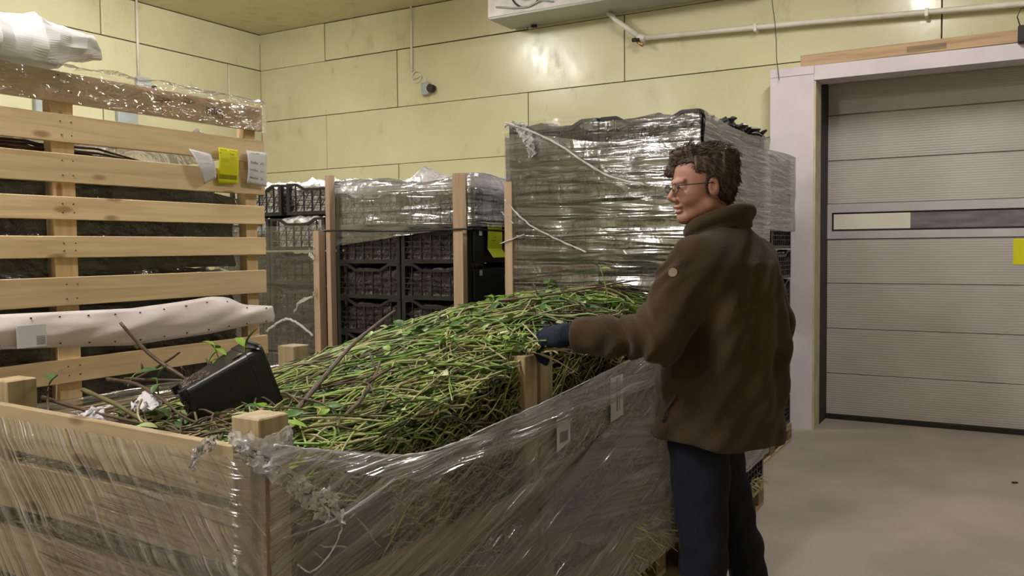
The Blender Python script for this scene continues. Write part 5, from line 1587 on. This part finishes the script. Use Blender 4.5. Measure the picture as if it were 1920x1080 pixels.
# ------------------------------------------------------------------ person: signed distance fields -> surface nets
def surface_nets(xs, ys, zs_, val):
    ins = val < 0
    nx, ny, nz = val.shape
    c = np.zeros((nx - 1, ny - 1, nz - 1), dtype=np.int8)
    for dx in (0, 1):
        for dy in (0, 1):
            for dz_ in (0, 1):
                c += ins[dx:nx - 1 + dx, dy:ny - 1 + dy, dz_:nz - 1 + dz_]
    act = (c > 0) & (c < 8)
    idx = -np.ones(act.shape, dtype=np.int64)
    I, J, K = np.nonzero(act)
    idx[I, J, K] = np.arange(len(I))
    acc = np.zeros((len(I), 3)); cnt = np.zeros(len(I))
    cs = [(0, 0, 0), (1, 0, 0), (0, 1, 0), (1, 1, 0), (0, 0, 1), (1, 0, 1), (0, 1, 1), (1, 1, 1)]
    ed = [(0, 1), (2, 3), (4, 5), (6, 7), (0, 2), (1, 3), (4, 6), (5, 7), (0, 4), (1, 5), (2, 6), (3, 7)]
    X = [xs, ys, zs_]
    for a, b in ed:
        ca_, cb_ = cs[a], cs[b]
        va = val[I + ca_[0], J + ca_[1], K + ca_[2]]; vb = val[I + cb_[0], J + cb_[1], K + cb_[2]]
        m = (va < 0) != (vb < 0)
        t = np.where(m, va / np.where(m, va - vb, 1), 0)
        pa = np.stack([xs[I + ca_[0]], ys[J + ca_[1]], zs_[K + ca_[2]]], 1)
        pb = np.stack([xs[I + cb_[0]], ys[J + cb_[1]], zs_[K + cb_[2]]], 1)
        p = pa + (pb - pa) * t[:, None]
        acc += p * m[:, None]; cnt += m
    V = acc / cnt[:, None]
    F = []
    # x edges
    for ax in range(3):
        sl0 = [slice(None)] * 3; sl1 = [slice(None)] * 3
        sl0[ax] = slice(0, -1); sl1[ax] = slice(1, None)
        a = ins[tuple(sl0)]; b = ins[tuple(sl1)]
        I2, J2, K2 = np.nonzero(a != b)
        o1, o2 = [(1, 2), (0, 2), (0, 1)][ax]
        P = [I2, J2, K2]
        ok = (P[o1] > 0) & (P[o2] > 0) & (P[o1] < val.shape[o1] - 1) & (P[o2] < val.shape[o2] - 1)
        P = [q[ok] for q in P]
        s = a[P[0], P[1], P[2]]
        def g(d1, d2):
            Q = [q.copy() for q in P]; Q[o1] = Q[o1] - d1; Q[o2] = Q[o2] - d2
            return idx[Q[0], Q[1], Q[2]]
        q = np.stack([g(1, 1), g(0, 1), g(0, 0), g(1, 0)], 1)
        flip = s if ax != 1 else ~s
        q = np.where(flip[:, None], q, q[:, ::-1])
        F.append(q)
    F = np.concatenate(F)
    F = F[(F >= 0).all(1)]
    return V, F


def sdf_object(name, fn, xs, ys, zs_, mat, parent=None):
    gx, gy, gz = np.meshgrid(xs, ys, zs_, indexing='ij')
    P = np.stack([gx.ravel(), gy.ravel(), gz.ravel()], 1).astype(np.float32)
    val = fn(P).reshape(gx.shape)
    V, F = surface_nets(np.asarray(xs), np.asarray(ys), np.asarray(zs_), val)
    me = bpy.data.meshes.new(name)
    me.vertices.add(len(V)); me.vertices.foreach_set('co', V.astype(np.float32).ravel())
    me.loops.add(len(F) * 4); me.loops.foreach_set('vertex_index', F.astype(np.int32).ravel())
    me.polygons.add(len(F)); me.polygons.foreach_set('loop_start', np.arange(0, len(F) * 4, 4, dtype=np.int32))
    me.polygons.foreach_set('loop_total', np.full(len(F), 4, dtype=np.int32))
    me.update(calc_edges=True); me.validate()
    me.materials.append(mat)
    me.polygons.foreach_set('use_smooth', [True] * len(me.polygons))
    return put(name, me, parent)


def smin(a, b, k):
    h = np.clip(0.5 + 0.5 * (b - a) / k, 0, 1)
    return b * (1 - h) + a * h - k * h * (1 - h)


def smax(a, b, k): return -smin(-a, -b, k)


def cap(P, a, b, ra, rb=None):
    rb = ra if rb is None else rb
    a = np.array(a, dtype=np.float32); b = np.array(b, dtype=np.float32)
    ab = b - a; L2 = float(ab @ ab)
    t = np.clip(((P - a) @ ab) / L2, 0, 1)
    d = P - a - t[:, None] * ab
    return np.sqrt((d * d).sum(1)) - (ra + (rb - ra) * t)


def ell(P, c, r, rotz=0.0, R3=None):
    q = P - np.array(c, dtype=np.float32)
    if R3 is not None: q = q @ R3
    r = np.array(r, dtype=np.float32)
    k = np.sqrt(((q / r) ** 2).sum(1))
    k2 = np.sqrt(((q / (r * r)) ** 2).sum(1)) + 1e-9
    return k * (k - 1) / k2


def arange(a, b, s): return np.arange(a, b + s, s)


man = thing('person', 'standing person in brown fleece jacket and glasses, gloved hand reaching onto the heap of stems', 'person', (0, 0, 0))
M['skin'] = simple('skin', (0.42, 0.21, 0.165), (0.36, 0.165, 0.13), 0.5, scale=16, rand=False)
M['skin'].node_tree.nodes['Principled BSDF'].inputs['Subsurface Weight'].default_value = 0.08
M['hair'] = simple('dark_brown_hair', (0.085, 0.052, 0.034), (0.04, 0.024, 0.016), 0.6, scale=22, stretch=(2, 2, 1), bump=0.6, rand=False)
M['jacket'] = simple('brown_fleece', (0.058, 0.037, 0.021), (0.040, 0.026, 0.015), 0.95, scale=5, bump=0.25, rand=False, sheen=0.08, spec=0.08, bscale=90)
M['jeans'] = simple('dark_navy_denim', (0.012, 0.014, 0.024), (0.008, 0.010, 0.018), 0.9, scale=6, bump=0.2, rand=False, spec=0.2, bscale=120)
M['glove'] = simple('navy_knit_glove', (0.010, 0.016, 0.032), (0.006, 0.010, 0.020), 0.85, scale=20, bump=0.5, rand=False, bscale=160, spec=0.25)
M['shoe'] = simple('dark_shoe_leather', (0.03, 0.022, 0.018), None, 0.5)

Cc = np.array([-0.812, 2.765])
Fw = np.array([-0.978, 0.208]); Lf = np.array([-0.208, -0.978])
def bp(f, l, z): return np.array([Cc[0] + Fw[0] * f + Lf[0] * l, Cc[1] + Fw[1] * f + Lf[1] * l, z], dtype=np.float32)


hd = np.array([-0.882, 2.749, 1.690], dtype=np.float32)
hf = np.array([-0.75, -0.66, -0.06]); hf /= np.linalg.norm(hf)
hl = np.cross([0, 0, 1], hf); hl /= np.linalg.norm(hl)
hu = np.cross(hf, hl)
HR = np.stack([hf, hl, hu], 1).astype(np.float32)      # columns: local axes in world
def hw(x, y, z): return tuple(hd + HR @ np.array([x, y, z], dtype=np.float32))


SH_L = bp(0.0, 0.185, 1.43); EL_L = np.array([-0.925, 2.475, 1.225]); WR_L = np.array([-1.195, 2.445, 1.222])
SH_R = bp(0.0, -0.19, 1.425); EL_R = bp(-0.055, -0.235, 1.225); WR_R = bp(0.16, -0.20, 1.06)
HIPL, HIPR = np.array([-0.872, 2.685, 0.90]), np.array([-0.875, 2.825, 0.90])
KNL, KNR = np.array([-0.838, 2.635, 0.48]), np.array([-0.79, 2.90, 0.46])
ANL, ANR = np.array([-0.79, 2.60, 0.09]), np.array([-0.70, 2.955, 0.09])


def head_sdf(P):
    Q = (P - hd) @ HR
    d = ell(Q, (-0.012, 0, 0.040), (0.100, 0.077, 0.086))
    d = smin(d, ell(Q, (-0.035, 0, 0.010), (0.072, 0.070, 0.080)), 0.02)
    d = smin(d, ell(Q, (0.030, 0, -0.025), (0.060, 0.060, 0.075)), 0.02)
    d = smin(d, cap(Q, (0.0, 0.044, -0.062), (0.058, 0.014, -0.094), 0.026, 0.017), 0.02)
    d = smin(d, cap(Q, (0.0, -0.044, -0.062), (0.058, -0.014, -0.094), 0.026, 0.017), 0.02)
    d = smin(d, ell(Q, (0.069, 0, -0.096), (0.018, 0.022, 0.016)), 0.018)
    d = smin(d, ell(Q, (0.060, 0.034, -0.030), (0.026, 0.022, 0.026)), 0.015)
    d = smin(d, ell(Q, (0.060, -0.034, -0.030), (0.026, 0.022, 0.026)), 0.015)
    for s in (1, -1):
        d = smax(d, -ell(Q, (0.100, 0.031 * s, 0.003), (0.020, 0.017, 0.012)), 0.012)
        d = smin(d, ell(Q, (0.074, 0.031 * s, 0.002), (0.013, 0.014, 0.012)), 0.005)
        d = smin(d, cap(Q, (0.090, 0.012 * s, 0.021), (0.080, 0.046 * s, 0.023), 0.007, 0.006), 0.012)
        # ears
        e = ell(Q, (-0.008, 0.079 * s, -0.004), (0.019, 0.008, 0.031))
        e = smax(e, -ell(Q, (-0.003, 0.088 * s, 0.0), (0.011, 0.007, 0.019)), 0.005)
        d = smin(d, e, 0.006)
        d = smin(d, ell(Q, (0.094, 0.012 * s, -0.036), (0.011, 0.008, 0.008)), 0.006)
    d = smin(d, cap(Q, (0.086, 0, 0.010), (0.109, 0, -0.027), 0.007, 0.0105), 0.010)
    d = smin(d, ell(Q, (0.086, 0, -0.058), (0.012, 0.025, 0.0075)), 0.006)
    d = smin(d, ell(Q, (0.083, 0, -0.073), (0.011, 0.021, 0.0075)), 0.006)
    d = smax(d, -ell(Q, (0.096, 0, -0.0655), (0.016, 0.020, 0.0038)), 0.003)
    return d


def body_sdf(P):
    d = np.full(len(P), 9.0, dtype=np.float32)
    m = P[:, 2] > 1.5
    d[m] = head_sdf(P[m])
    nk = cap(P, hw(-0.030, 0, -0.075), bp(-0.005, 0, 1.47), 0.056, 0.064)
    d = smin(d, nk, 0.02)
    low = P[:, 2] < 1.56
    Q = P[low]
    b = ell(Q, bp(0, 0, 1.30), (0.135, 0.17, 0.22))
    b = smin(b, ell(Q, bp(0, 0, 1.05), (0.13, 0.155, 0.20)), 0.06)
    b = smin(b, cap(Q, SH_L, EL_L, 0.055, 0.042), 0.04)
    b = smin(b, cap(Q, EL_L, WR_L, 0.042, 0.027), 0.02)
    b = smin(b, cap(Q, WR_L, WR_L + np.array([-0.05, 0.005, 0.0]), 0.026, 0.022), 0.02)
    b = smin(b, cap(Q, SH_R, EL_R, 0.055, 0.042), 0.04)
    b = smin(b, cap(Q, EL_R, WR_R, 0.042, 0.027), 0.02)
    b = smin(b, cap(Q, WR_R, WR_R + np.array([-0.05, 0.01, -0.02]), 0.026, 0.022), 0.02)
    for h, k, a in ((HIPL, KNL, ANL), (HIPR, KNR, ANR)):
        b = smin(b, cap(Q, h, k, 0.080, 0.052), 0.03)
        b = smin(b, cap(Q, k, a, 0.052, 0.036), 0.02)
        b = smin(b, cap(Q, a, a + np.array([-0.12, 0.02, -0.05]), 0.034, 0.026), 0.02)
    d[low] = smin(d[low], b, 0.02)
    return d


fine = arange(-1.02, -0.70, 0.0036); finey = arange(2.60, 2.92, 0.0036)
gx_ = np.concatenate([arange(-1.32, -1.04, 0.02), fine, arange(-0.68, -0.50, 0.02)])
gy_ = np.concatenate([arange(2.34, 2.58, 0.02), finey, arange(2.94, 3.14, 0.02)])
gz_ = np.concatenate([arange(0.0, 1.50, 0.02), arange(1.525, 1.86, 0.0036)])
bodyo = sdf_object('body', body_sdf, gx_, gy_, gz_, M['skin'], man)
# flush tone: cheeks, nose, ears redder (real skin colour), lips darker
for s in (1, -1):
    ey = sdf_object('eye', lambda P, s=s: ell((P - hd) @ HR, (0.0795, 0.031 * s, 0.003), (0.0105, 0.0105, 0.0075)), arange(hd[0] - 0.11, hd[0] + 0.02, 0.0035), arange(hd[1] - 0.11, hd[1] + 0.03, 0.0035), arange(1.67, 1.71, 0.0035), simple('eye_white', (0.35, 0.30, 0.28), None, 0.3), man)
    c = hw(0.0885, 0.031 * s, 0.002); c2 = hw(0.0915, 0.031 * s, 0.002)
    MB().tube([c, c2], 0.0042, 10).build('iris', M['ink'], ey)


def hair_sdf(P):
    Q = (P - hd) @ HR
    d = ell(Q, (-0.016, 0, 0.046), (0.104, 0.085, 0.090))
    d = smin(d, ell(Q, (-0.044, 0, 0.010), (0.068, 0.075, 0.084)), 0.03)
    x, y, z = Q[:, 0], Q[:, 1], Q[:, 2]
    # swept fringe over the forehead, quiff volume on top
    d = smin(d, cap(Q, (0.060, -0.045, 0.098), (0.086, -0.050, 0.052), 0.022, 0.012), 0.015)
    d = smin(d, cap(Q, (0.050, 0.025, 0.115), (0.078, -0.02, 0.102), 0.022, 0.020), 0.02)
    d = smin(d, ell(Q, (-0.06, 0.0, 0.090), (0.06, 0.07, 0.042)), 0.03)
    # strands
    rip = np.sin(y * 300 + 40 * z + 5 * np.sin(x * 60)) * 0.0018 + np.sin(x * 210 + 90 * y + z * 60) * 0.0016 + 0.003 * np.sin(x * 55 + 3) * np.sin(y * 70 + 1)
    d = d - rip
    # hairline: a surface in front of which there is skin
    face = np.maximum.reduce([x - (0.030 + 0.55 * np.maximum(z - 0.055, -0.02)), -(x + 9)])
    fr = x - (0.088 - 0.6 * np.maximum(0, np.abs(y + 0.02) - 0.04))
    lim = np.where(z > 0.078, x - 0.14, np.where(z > 0.045, np.where(y < -0.010, x - 0.12, x - 0.046), np.where((y < -0.02) & (z > 0.03), x - 0.10, x - 0.012)))
    lim = np.where(z < -0.004, x + 0.022, lim)         # behind the ear
    sb_ = (np.abs(y) > 0.055) & (z > -0.022) & (z <= 0.045)
    lim = np.where(sb_, x - 0.016, lim)
    d = np.maximum(d, lim)
    d = smax(d, -(z + 0.058 + 0.25 * (x + 0.1)), 0.008)     # nape
    e = ell(Q, (-0.008, 0.084, -0.004), (0.024, 0.014, 0.034)); d = smax(d, -e, 0.004)
    e = ell(Q, (-0.008, -0.084, -0.004), (0.024, 0.014, 0.034)); d = smax(d, -e, 0.004)
    return d


hair_o = sdf_object('hair', hair_sdf, arange(-1.04, -0.72, 0.0034), arange(2.59, 2.91, 0.0034), arange(1.59, 1.86, 0.0034), M['hair'], man)
# individual locks lying over the hair, combed down and back, fringe swept aside
hmesh = hair_o.data
hn = len(hmesh.vertices)
co_ = np.zeros(hn * 3, dtype=np.float32); hmesh.vertices.foreach_get('co', co_); co_ = co_.reshape(-1, 3)
no_ = np.zeros(hn * 3, dtype=np.float32); hmesh.vertices.foreach_get('normal', no_); no_ = no_.reshape(-1, 3)
rh = random.Random(5)
mb = MB()
for i in range(3200):
    k = rh.randrange(hn)
    p = Vector(co_[k].tolist()); n_h = Vector(no_[k].tolist())
    q = (co_[k] - hd) @ HR
    if (Vector(hw(0, 0, 0.03)) - p).dot(n_h) > 0: continue
    flow = Vector((-0.55, 0.12, -0.55)) if q[0] < 0.045 else Vector((0.35, -0.75, -0.30))
    if q[2] > 0.095: flow = Vector((-0.5 + 0.7 * mnoise.noise(p * 30), 0.6 * mnoise.noise(p * 24 + Vector((5, 5, 5))), 0.0))
    fl_w = Vector((HR @ np.array(flow, dtype=np.float32)).tolist())
    t_h = (fl_w - n_h * fl_w.dot(n_h))
    if t_h.length < 1e-3: continue
    t_h.normalize(); t_h += Vector((rh.gauss(0, .10), rh.gauss(0, .10), rh.gauss(0, .10)))
    L = rh.uniform(0.016, 0.034)
    lift = 0.0015 + (0.005 * rh.random() if q[2] > 0.09 else 0.0012 * rh.random())
    sag = lambda d_: -n_h * (d_ * d_ / 0.17)
    mb.tube([p - n_h * 0.002, p + t_h * L * 0.5 + n_h * lift + sag(L * .5), p + t_h * L + n_h * (lift * 0.4) + sag(L)], [0.0012, 0.0014, 0.0004], 3, cap=False)
lk = mb.build('locks', M['hair'], hair_o, smooth=True)
lk['kind'] = "stuff"
# glasses
gl_ = bpy.data.objects.new('glasses', None); COL.objects.link(gl_); gl_.parent = man
mgl = simple('dark_frame', (0.04, 0.04, 0.05), None, 0.3)
for s in (1, -1):
    ringg = [hw(0.106 - 0.10 * abs(0.033 * s + 0.024 * math.cos(a)) ** 1.3 - 0.002, 0.033 * s + 0.024 * math.cos(a), 0.001 + 0.016 * math.sin(a)) for a in np.linspace(0, 2 * math.pi, 25)]
    MB().tube(ringg, 0.0013, 5).build('rim', mgl, gl_, smooth=True)
    MB().tube([hw(0.101, 0.056 * s, 0.008), hw(0.085, 0.072 * s, 0.008), hw(-0.005, 0.083 * s, 0.010), hw(-0.025, 0.080 * s, -0.008)], 0.0018, 6).build('temple', mgl, gl_, smooth=True)
MB().tube([hw(0.104, 0.010, 0.003), hw(0.108, 0, 0.006), hw(0.104, -0.010, 0.003)], 0.0014, 5).build('bridge', mgl, gl_, smooth=True)
lensm, nt_, b_ = nt_new('lens_glass')
b_.inputs['Transmission Weight'].default_value = 1.0; b_.inputs['Roughness'].default_value = 0.02; b_.inputs['IOR'].default_value = 1.1
for s in (1, -1):
    m_ = MB()
    ringg = [hw(0.104 - 0.10 * abs(0.033 * s + 0.023 * math.cos(a)) ** 1.3, 0.033 * s + 0.023 * math.cos(a), 0.001 + 0.015 * math.sin(a)) for a in np.linspace(0, 2 * math.pi, 21)[:-1]]
    m_.v = [tuple(p) for p in ringg]; m_.f = [tuple(range(20))]; m_.mi = [0]
    m_.build('lens', lensm, gl_)


def folds(P, k=1.0):
    x, y, z = P[:, 0], P[:, 1], P[:, 2]
    return k * (0.004 * np.sin(x * 26 + y * 17 + z * 5 + 2 * np.sin(z * 6)) + 0.003 * np.sin(z * 34 + x * 30 - y * 12 + 1.5 * np.sin(x * 20)) + 0.002 * np.sin(x * 61 - z * 53 + y * 40))


def torso(P, off=0.0):
    rel = P[:, :2] - Cc.astype(np.float32)
    f = rel @ Fw.astype(np.float32); l = rel @ Lf.astype(np.float32)
    z = P[:, 2]
    zz = [0.80, 0.88, 1.0, 1.12, 1.25, 1.36, 1.44, 1.50, 1.545, 1.60]
    a = np.interp(z, zz, [0.178, 0.192, 0.198, 0.190, 0.172, 0.154, 0.132, 0.102, 0.086, 0.07]) + off
    b = np.interp(z, zz, [0.218, 0.232, 0.236, 0.230, 0.222, 0.215, 0.196, 0.135, 0.085, 0.07]) + off
    cf = np.interp(z, zz, [0.010, 0.012, 0.012, 0.005, -0.005, -0.014, -0.018, -0.014, 0.0, 0.01])
    f = f - cf
    k = (np.abs(f / a) ** 2.2 + np.abs(l / b) ** 2.2) ** (1 / 2.2)
    return (k - 1) * np.minimum(a, b) * 0.95


def jacket_sdf(P):
    z = P[:, 2]
    d = torso(P)
    d = smax(d, z - 1.56, 0.02)
    x, y = P[:, 0], P[:, 1]
    rel = P[:, :2] - Cc.astype(np.float32)
    f = rel @ Fw.astype(np.float32); l = rel @ Lf.astype(np.float32)
    ang = np.arctan2(l, -f)
    # long soft vertical folds at the back, bunching at the waist
    d = d - 0.011 * np.sin(ang * 8 + 1.2 * np.sin(z * 5)) * np.clip((1.5 - z) * 3, 0, 1) * np.clip((z - 0.85) * 4, 0.3, 1)
    d = d - folds(P, 1.3)
    arm = smin(cap(P, SH_L, EL_L, 0.094, 0.078), cap(P, EL_L, WR_L + np.array([0.0, 0, 0]), 0.073, 0.054), 0.035)
    # sleeve wrinkles: rings across the forearm and at the elbow
    tt = (P - EL_L) @ ((WR_L - EL_L) / np.linalg.norm(WR_L - EL_L)).astype(np.float32)
    arm = arm - 0.0075 * np.sin(tt * 95 + 6 * np.sin(z * 22) + y * 30) * np.exp(-((tt - 0.06) / 0.11) ** 2) - folds(P, 1.2)
    cut = (P - WR_L) @ ((WR_L - EL_L) / np.linalg.norm(WR_L - EL_L)).astype(np.float32)
    arm = smax(arm, cut - 0.004, 0.006)
    d = smin(d, arm, 0.05)
    ar = smin(cap(P, SH_R, EL_R, 0.092, 0.076), cap(P, EL_R, WR_R, 0.072, 0.056), 0.035) - folds(P, 0.8)
    d = smin(d, ar, 0.04)
    # sloping shoulders up to the collar
    d = smin(d, cap(P, bp(-0.02, 0.0, 1.50), bp(-0.012, 0.15, 1.455), 0.055, 0.075), 0.05)
    d = smin(d, cap(P, bp(-0.02, 0.0, 1.50), bp(-0.012, -0.15, 1.455), 0.055, 0.075), 0.05)
    # side pocket with slanted mouth on the left flank
    pk = cap(P, bp(0.13, 0.185, 1.00), bp(0.165, 0.155, 0.91), 0.006)
    d = smax(d, -pk, 0.010)
    d = smin(d, cap(P, bp(0.10, 0.215, 0.93), bp(0.15, 0.175, 0.885), 0.022, 0.018), 0.03)
    # hem and hollow below
    hem = 0.880 + 0.020 * np.clip(f * 4, -1, 1) + 0.004 * np.sin(ang * 5)
    d = smax(d, hem - z, 0.008)
    d = np.maximum(d, -np.maximum(torso(P, -0.03), z - 0.99))
    # back vent
    return d


sdf_object('jacket', jacket_sdf, arange(-1.26, -0.50, 0.0075), arange(2.33, 3.16, 0.0075), arange(0.79, 1.58, 0.0075), M['jacket'], man)


def collar_sdf(P):
    c0 = bp(0.012, 0.0, 1.55)
    rel = P - c0
    f = rel[:, :2] @ Fw.astype(np.float32); l = rel[:, :2] @ Lf.astype(np.float32); z = rel[:, 2]
    zt = z - 0.32 * (-f)          # collar plane: higher at the back
    k = np.sqrt((f / 0.092) ** 2 + (l / 0.088) ** 2)
    rad = (k - 1) * 0.09 - np.clip(z, -0.1, 0.1) * (-0.10)
    d = np.maximum(np.abs(rad) - 0.012, np.abs(zt - 0.012) - 0.030)
    # rolled upper edge
    roll = np.sqrt((rad - 0.010) ** 2 + ((zt - 0.030) * 0.8) ** 2) - 0.019
    d = smin(d, roll, 0.012)
    gap = cap(P, tuple(c0 + np.array([*(Fw * 0.10), -0.08])), tuple(c0 + np.array([*(Fw * 0.13 + Lf * 0.0), 0.10])), 0.030)
    return smax(d, -gap, 0.01) - folds(P, 0.25)


sdf_object('collar', collar_sdf, arange(-0.97, -0.66, 0.005), arange(2.61, 2.92, 0.005), arange(1.47, 1.67, 0.005), M['jacket'], man)
M['badge'] = simple('tan_leather_badge', (0.22, 0.14, 0.09), None, 0.6)
MB().tube([(-0.881, 2.480, 1.419), (-0.881, 2.472, 1.4213)], 0.014, 14).build('sleeve_badge', M['badge'], man)
MB().tube([(-0.895, 2.537, 1.04), (-0.93, 2.545, 0.985), (-0.945, 2.553, 0.95)], 0.004, 6).build('pocket_zip', M['ink'], man)


def trousers_sdf(P):
    d = smin(cap(P, HIPL, KNL, 0.103, 0.072), cap(P, KNL, ANL, 0.070, 0.066), 0.03)
    e = smin(cap(P, HIPR, KNR, 0.096, 0.066), cap(P, KNR, ANR, 0.066, 0.066), 0.03)
    d = smin(d, e, 0.012)
    d = smin(d, ell(P, (-0.865, 2.755, 0.95), (0.12, 0.165, 0.13)), 0.03)
    z = P[:, 2]
    d = d - folds(P, 0.8) - 0.004 * np.sin(z * 60 + P[:, 0] * 30) * np.exp(-((z - 0.46) / 0.10) ** 2) - 0.006 * np.sin(z * 70 + P[:, 1] * 20) * np.exp(-((z - 0.12) / 0.08) ** 2)
    return smax(d, 0.06 - z, 0.01)


sdf_object('trousers', trousers_sdf, arange(-1.02, -0.55, 0.011), arange(2.46, 3.10, 0.011), arange(0.03, 1.06, 0.011), M['jeans'], man)
for a in (ANL, ANR):
    def shoe(P, a=a):
        q = P - np.array([a[0], a[1], 0.0], dtype=np.float32)
        fx = q[:, :2] @ Fw.astype(np.float32); lx = q[:, :2] @ Lf.astype(np.float32)
        Q = np.stack([fx, lx, q[:, 2]], 1)
        d = smin(ell(Q, (0.055, 0, 0.045), (0.15, 0.050, 0.045)), cap(Q, (0.0, 0, 0.05), (-0.01, 0, 0.13), 0.046, 0.042), 0.03)
        d = smin(d, ell(Q, (-0.03, 0, 0.04), (0.065, 0.044, 0.045)), 0.02)
        return smax(d, -(Q[:, 2] - 0.003), 0.004)
    s_ = sdf_object('shoe', shoe, arange(a[0] - 0.26, a[0] + 0.14, 0.008), arange(a[1] - 0.14, a[1] + 0.14, 0.008), arange(-0.01, 0.19, 0.008), M['shoe'], man)


# gloves: palm, four unequal curled fingers, thumb
def glove_sdf_factory(wr, fwd, up, side, size=1.0):
    """fwd: wrist->knuckles, up: back of hand, side: toward thumb"""
    fwd = np.array(fwd, float); fwd /= np.linalg.norm(fwd)
    up = np.array(up, float); up -= fwd * (up @ fwd); up /= np.linalg.norm(up)
    sd = np.cross(up, fwd)
    if sd @ np.array(side, float) < 0: sd = -sd
    G = np.stack([fwd, sd, up], 1).astype(np.float32)
    wr = np.array(wr, dtype=np.float32)
    def fn(P):
        Q = ((P - wr) @ G) / size
        d = cap(Q, (-0.045, 0, 0), (0.012, 0, 0), 0.036, 0.031)
        d = smin(d, ell(Q, (0.050, 0.0, 0.0), (0.048, 0.043, 0.020)), 0.02)
        fl_ = [(0.030, 0.044, 0.030, 0.022, 0.0112), (0.010, 0.050, 0.033, 0.024, 0.0115), (-0.011, 0.046, 0.031, 0.022, 0.0110), (-0.031, 0.036, 0.024, 0.018, 0.0098)]
        for i, (y0, l1, l2, l3, r) in enumerate(fl_):
            k = np.array([0.088 - abs(y0) * 0.15, y0, 0.002]); cur = math.radians(32 + 6 * i)
            ang = cur
            p = k
            for L_ in (l1, l2, l3):
                q = p + np.array([math.cos(ang) * L_, y0 * 0.10, -math.sin(ang) * L_])
                d = smin(d, cap(Q, p, q, r, r * 0.92), 0.006)
                p = q; ang += math.radians(42)
        d = smin(d, cap(Q, (0.020, 0.030, -0.006), (0.052, 0.058, -0.022), 0.015, 0.013), 0.012)
        d = smin(d, cap(Q, (0.052, 0.058, -0.022), (0.088, 0.052, -0.040), 0.0125, 0.0105), 0.005)
        # cuff rim and knit texture
        x = Q[:, 0]
        d = d - 0.0008 * np.sin(x * 900) - 0.0018 * np.sin(x * 120 + Q[:, 1] * 60) * (x < 0.03)
        return d * size
    return fn


gw = WR_L + np.array([-0.014, 0.0, 0.0])
sdf_object('glove', glove_sdf_factory(gw, (-0.90, 0.02, -0.10), (-0.10, -0.62, 0.78), (0.0, 0.9, 0.5), 1.14), arange(gw[0] - 0.22, gw[0] + 0.08, 0.003), arange(gw[1] - 0.12, gw[1] + 0.13, 0.003), arange(gw[2] - 0.15, gw[2] + 0.08, 0.003), M['glove'], man)
gw2 = WR_R + np.array([-0.01, 0.0, 0.0])
sdf_object('glove', glove_sdf_factory(gw2, (-0.9, 0.1, -0.35), (0.1, 0.9, 0.2), (-0.4, 0, 0.9)), arange(gw2[0] - 0.20, gw2[0] + 0.08, 0.0036), arange(gw2[1] - 0.13, gw2[1] + 0.12, 0.0036), arange(gw2[2] - 0.18, gw2[2] + 0.09, 0.0036), M['glove'], man)

# stems held in the glove and strewn over it
for k in range(16):
    gr = random.Random(k)
    y0 = 2.43 + gr.uniform(-.015, .03); x0 = -1.325 + gr.uniform(-.03, .02); z0 = 1.185 + gr.uniform(-.012, .012)
    a = gr.gauss(1.9, 0.35)
    d_ = Vector((math.cos(a), math.sin(a), gr.uniform(-.15, .15)))
    c0 = Vector((x0, y0, z0))
    t_ = thing('held_stem', 'pale green stem gripped in the navy glove', 'stem', group='stems gripped in the glove')
    p0 = c0 - d_ * gr.uniform(.05, .12); p1 = c0 + d_ * gr.uniform(.12, .22)
    MB().tube([p0, c0 + Vector((0, 0, .004)), p1 + Vector((0, 0, gr.uniform(-.02, .03)))], [0.003, 0.0028, 0.002], 5).build('stalk', M[gr.choice(['green2', 'green1', 'straw'])], t_, smooth=True)
for k in range(9):
    gr = random.Random(k + 50)
    x0 = -1.34 + gr.uniform(-.04, .05); y0 = 2.42 + gr.uniform(-.02, .05)
    t_ = thing('loose_stalk', 'thin straw-green stalk sticking out beneath the glove', 'stem', group='stalks beneath the glove')
    p0 = Vector((x0, y0, 1.165)); p1 = p0 + Vector((gr.uniform(-.02, .16), gr.uniform(.0, .15), gr.uniform(-.09, .01)))
    MB().tube([p0, p0.lerp(p1, .5) + Vector((0, 0, .008)), p1], [0.0026, 0.0024, 0.0012], 5).build('stalk', M[gr.choice(['green2', 'straw'])], t_, smooth=True)

for o in bpy.data.objects:
    if o.name.split('.')[0] in ('print', 'perforation', 'stamp'): o['kind'] = 'stuff'
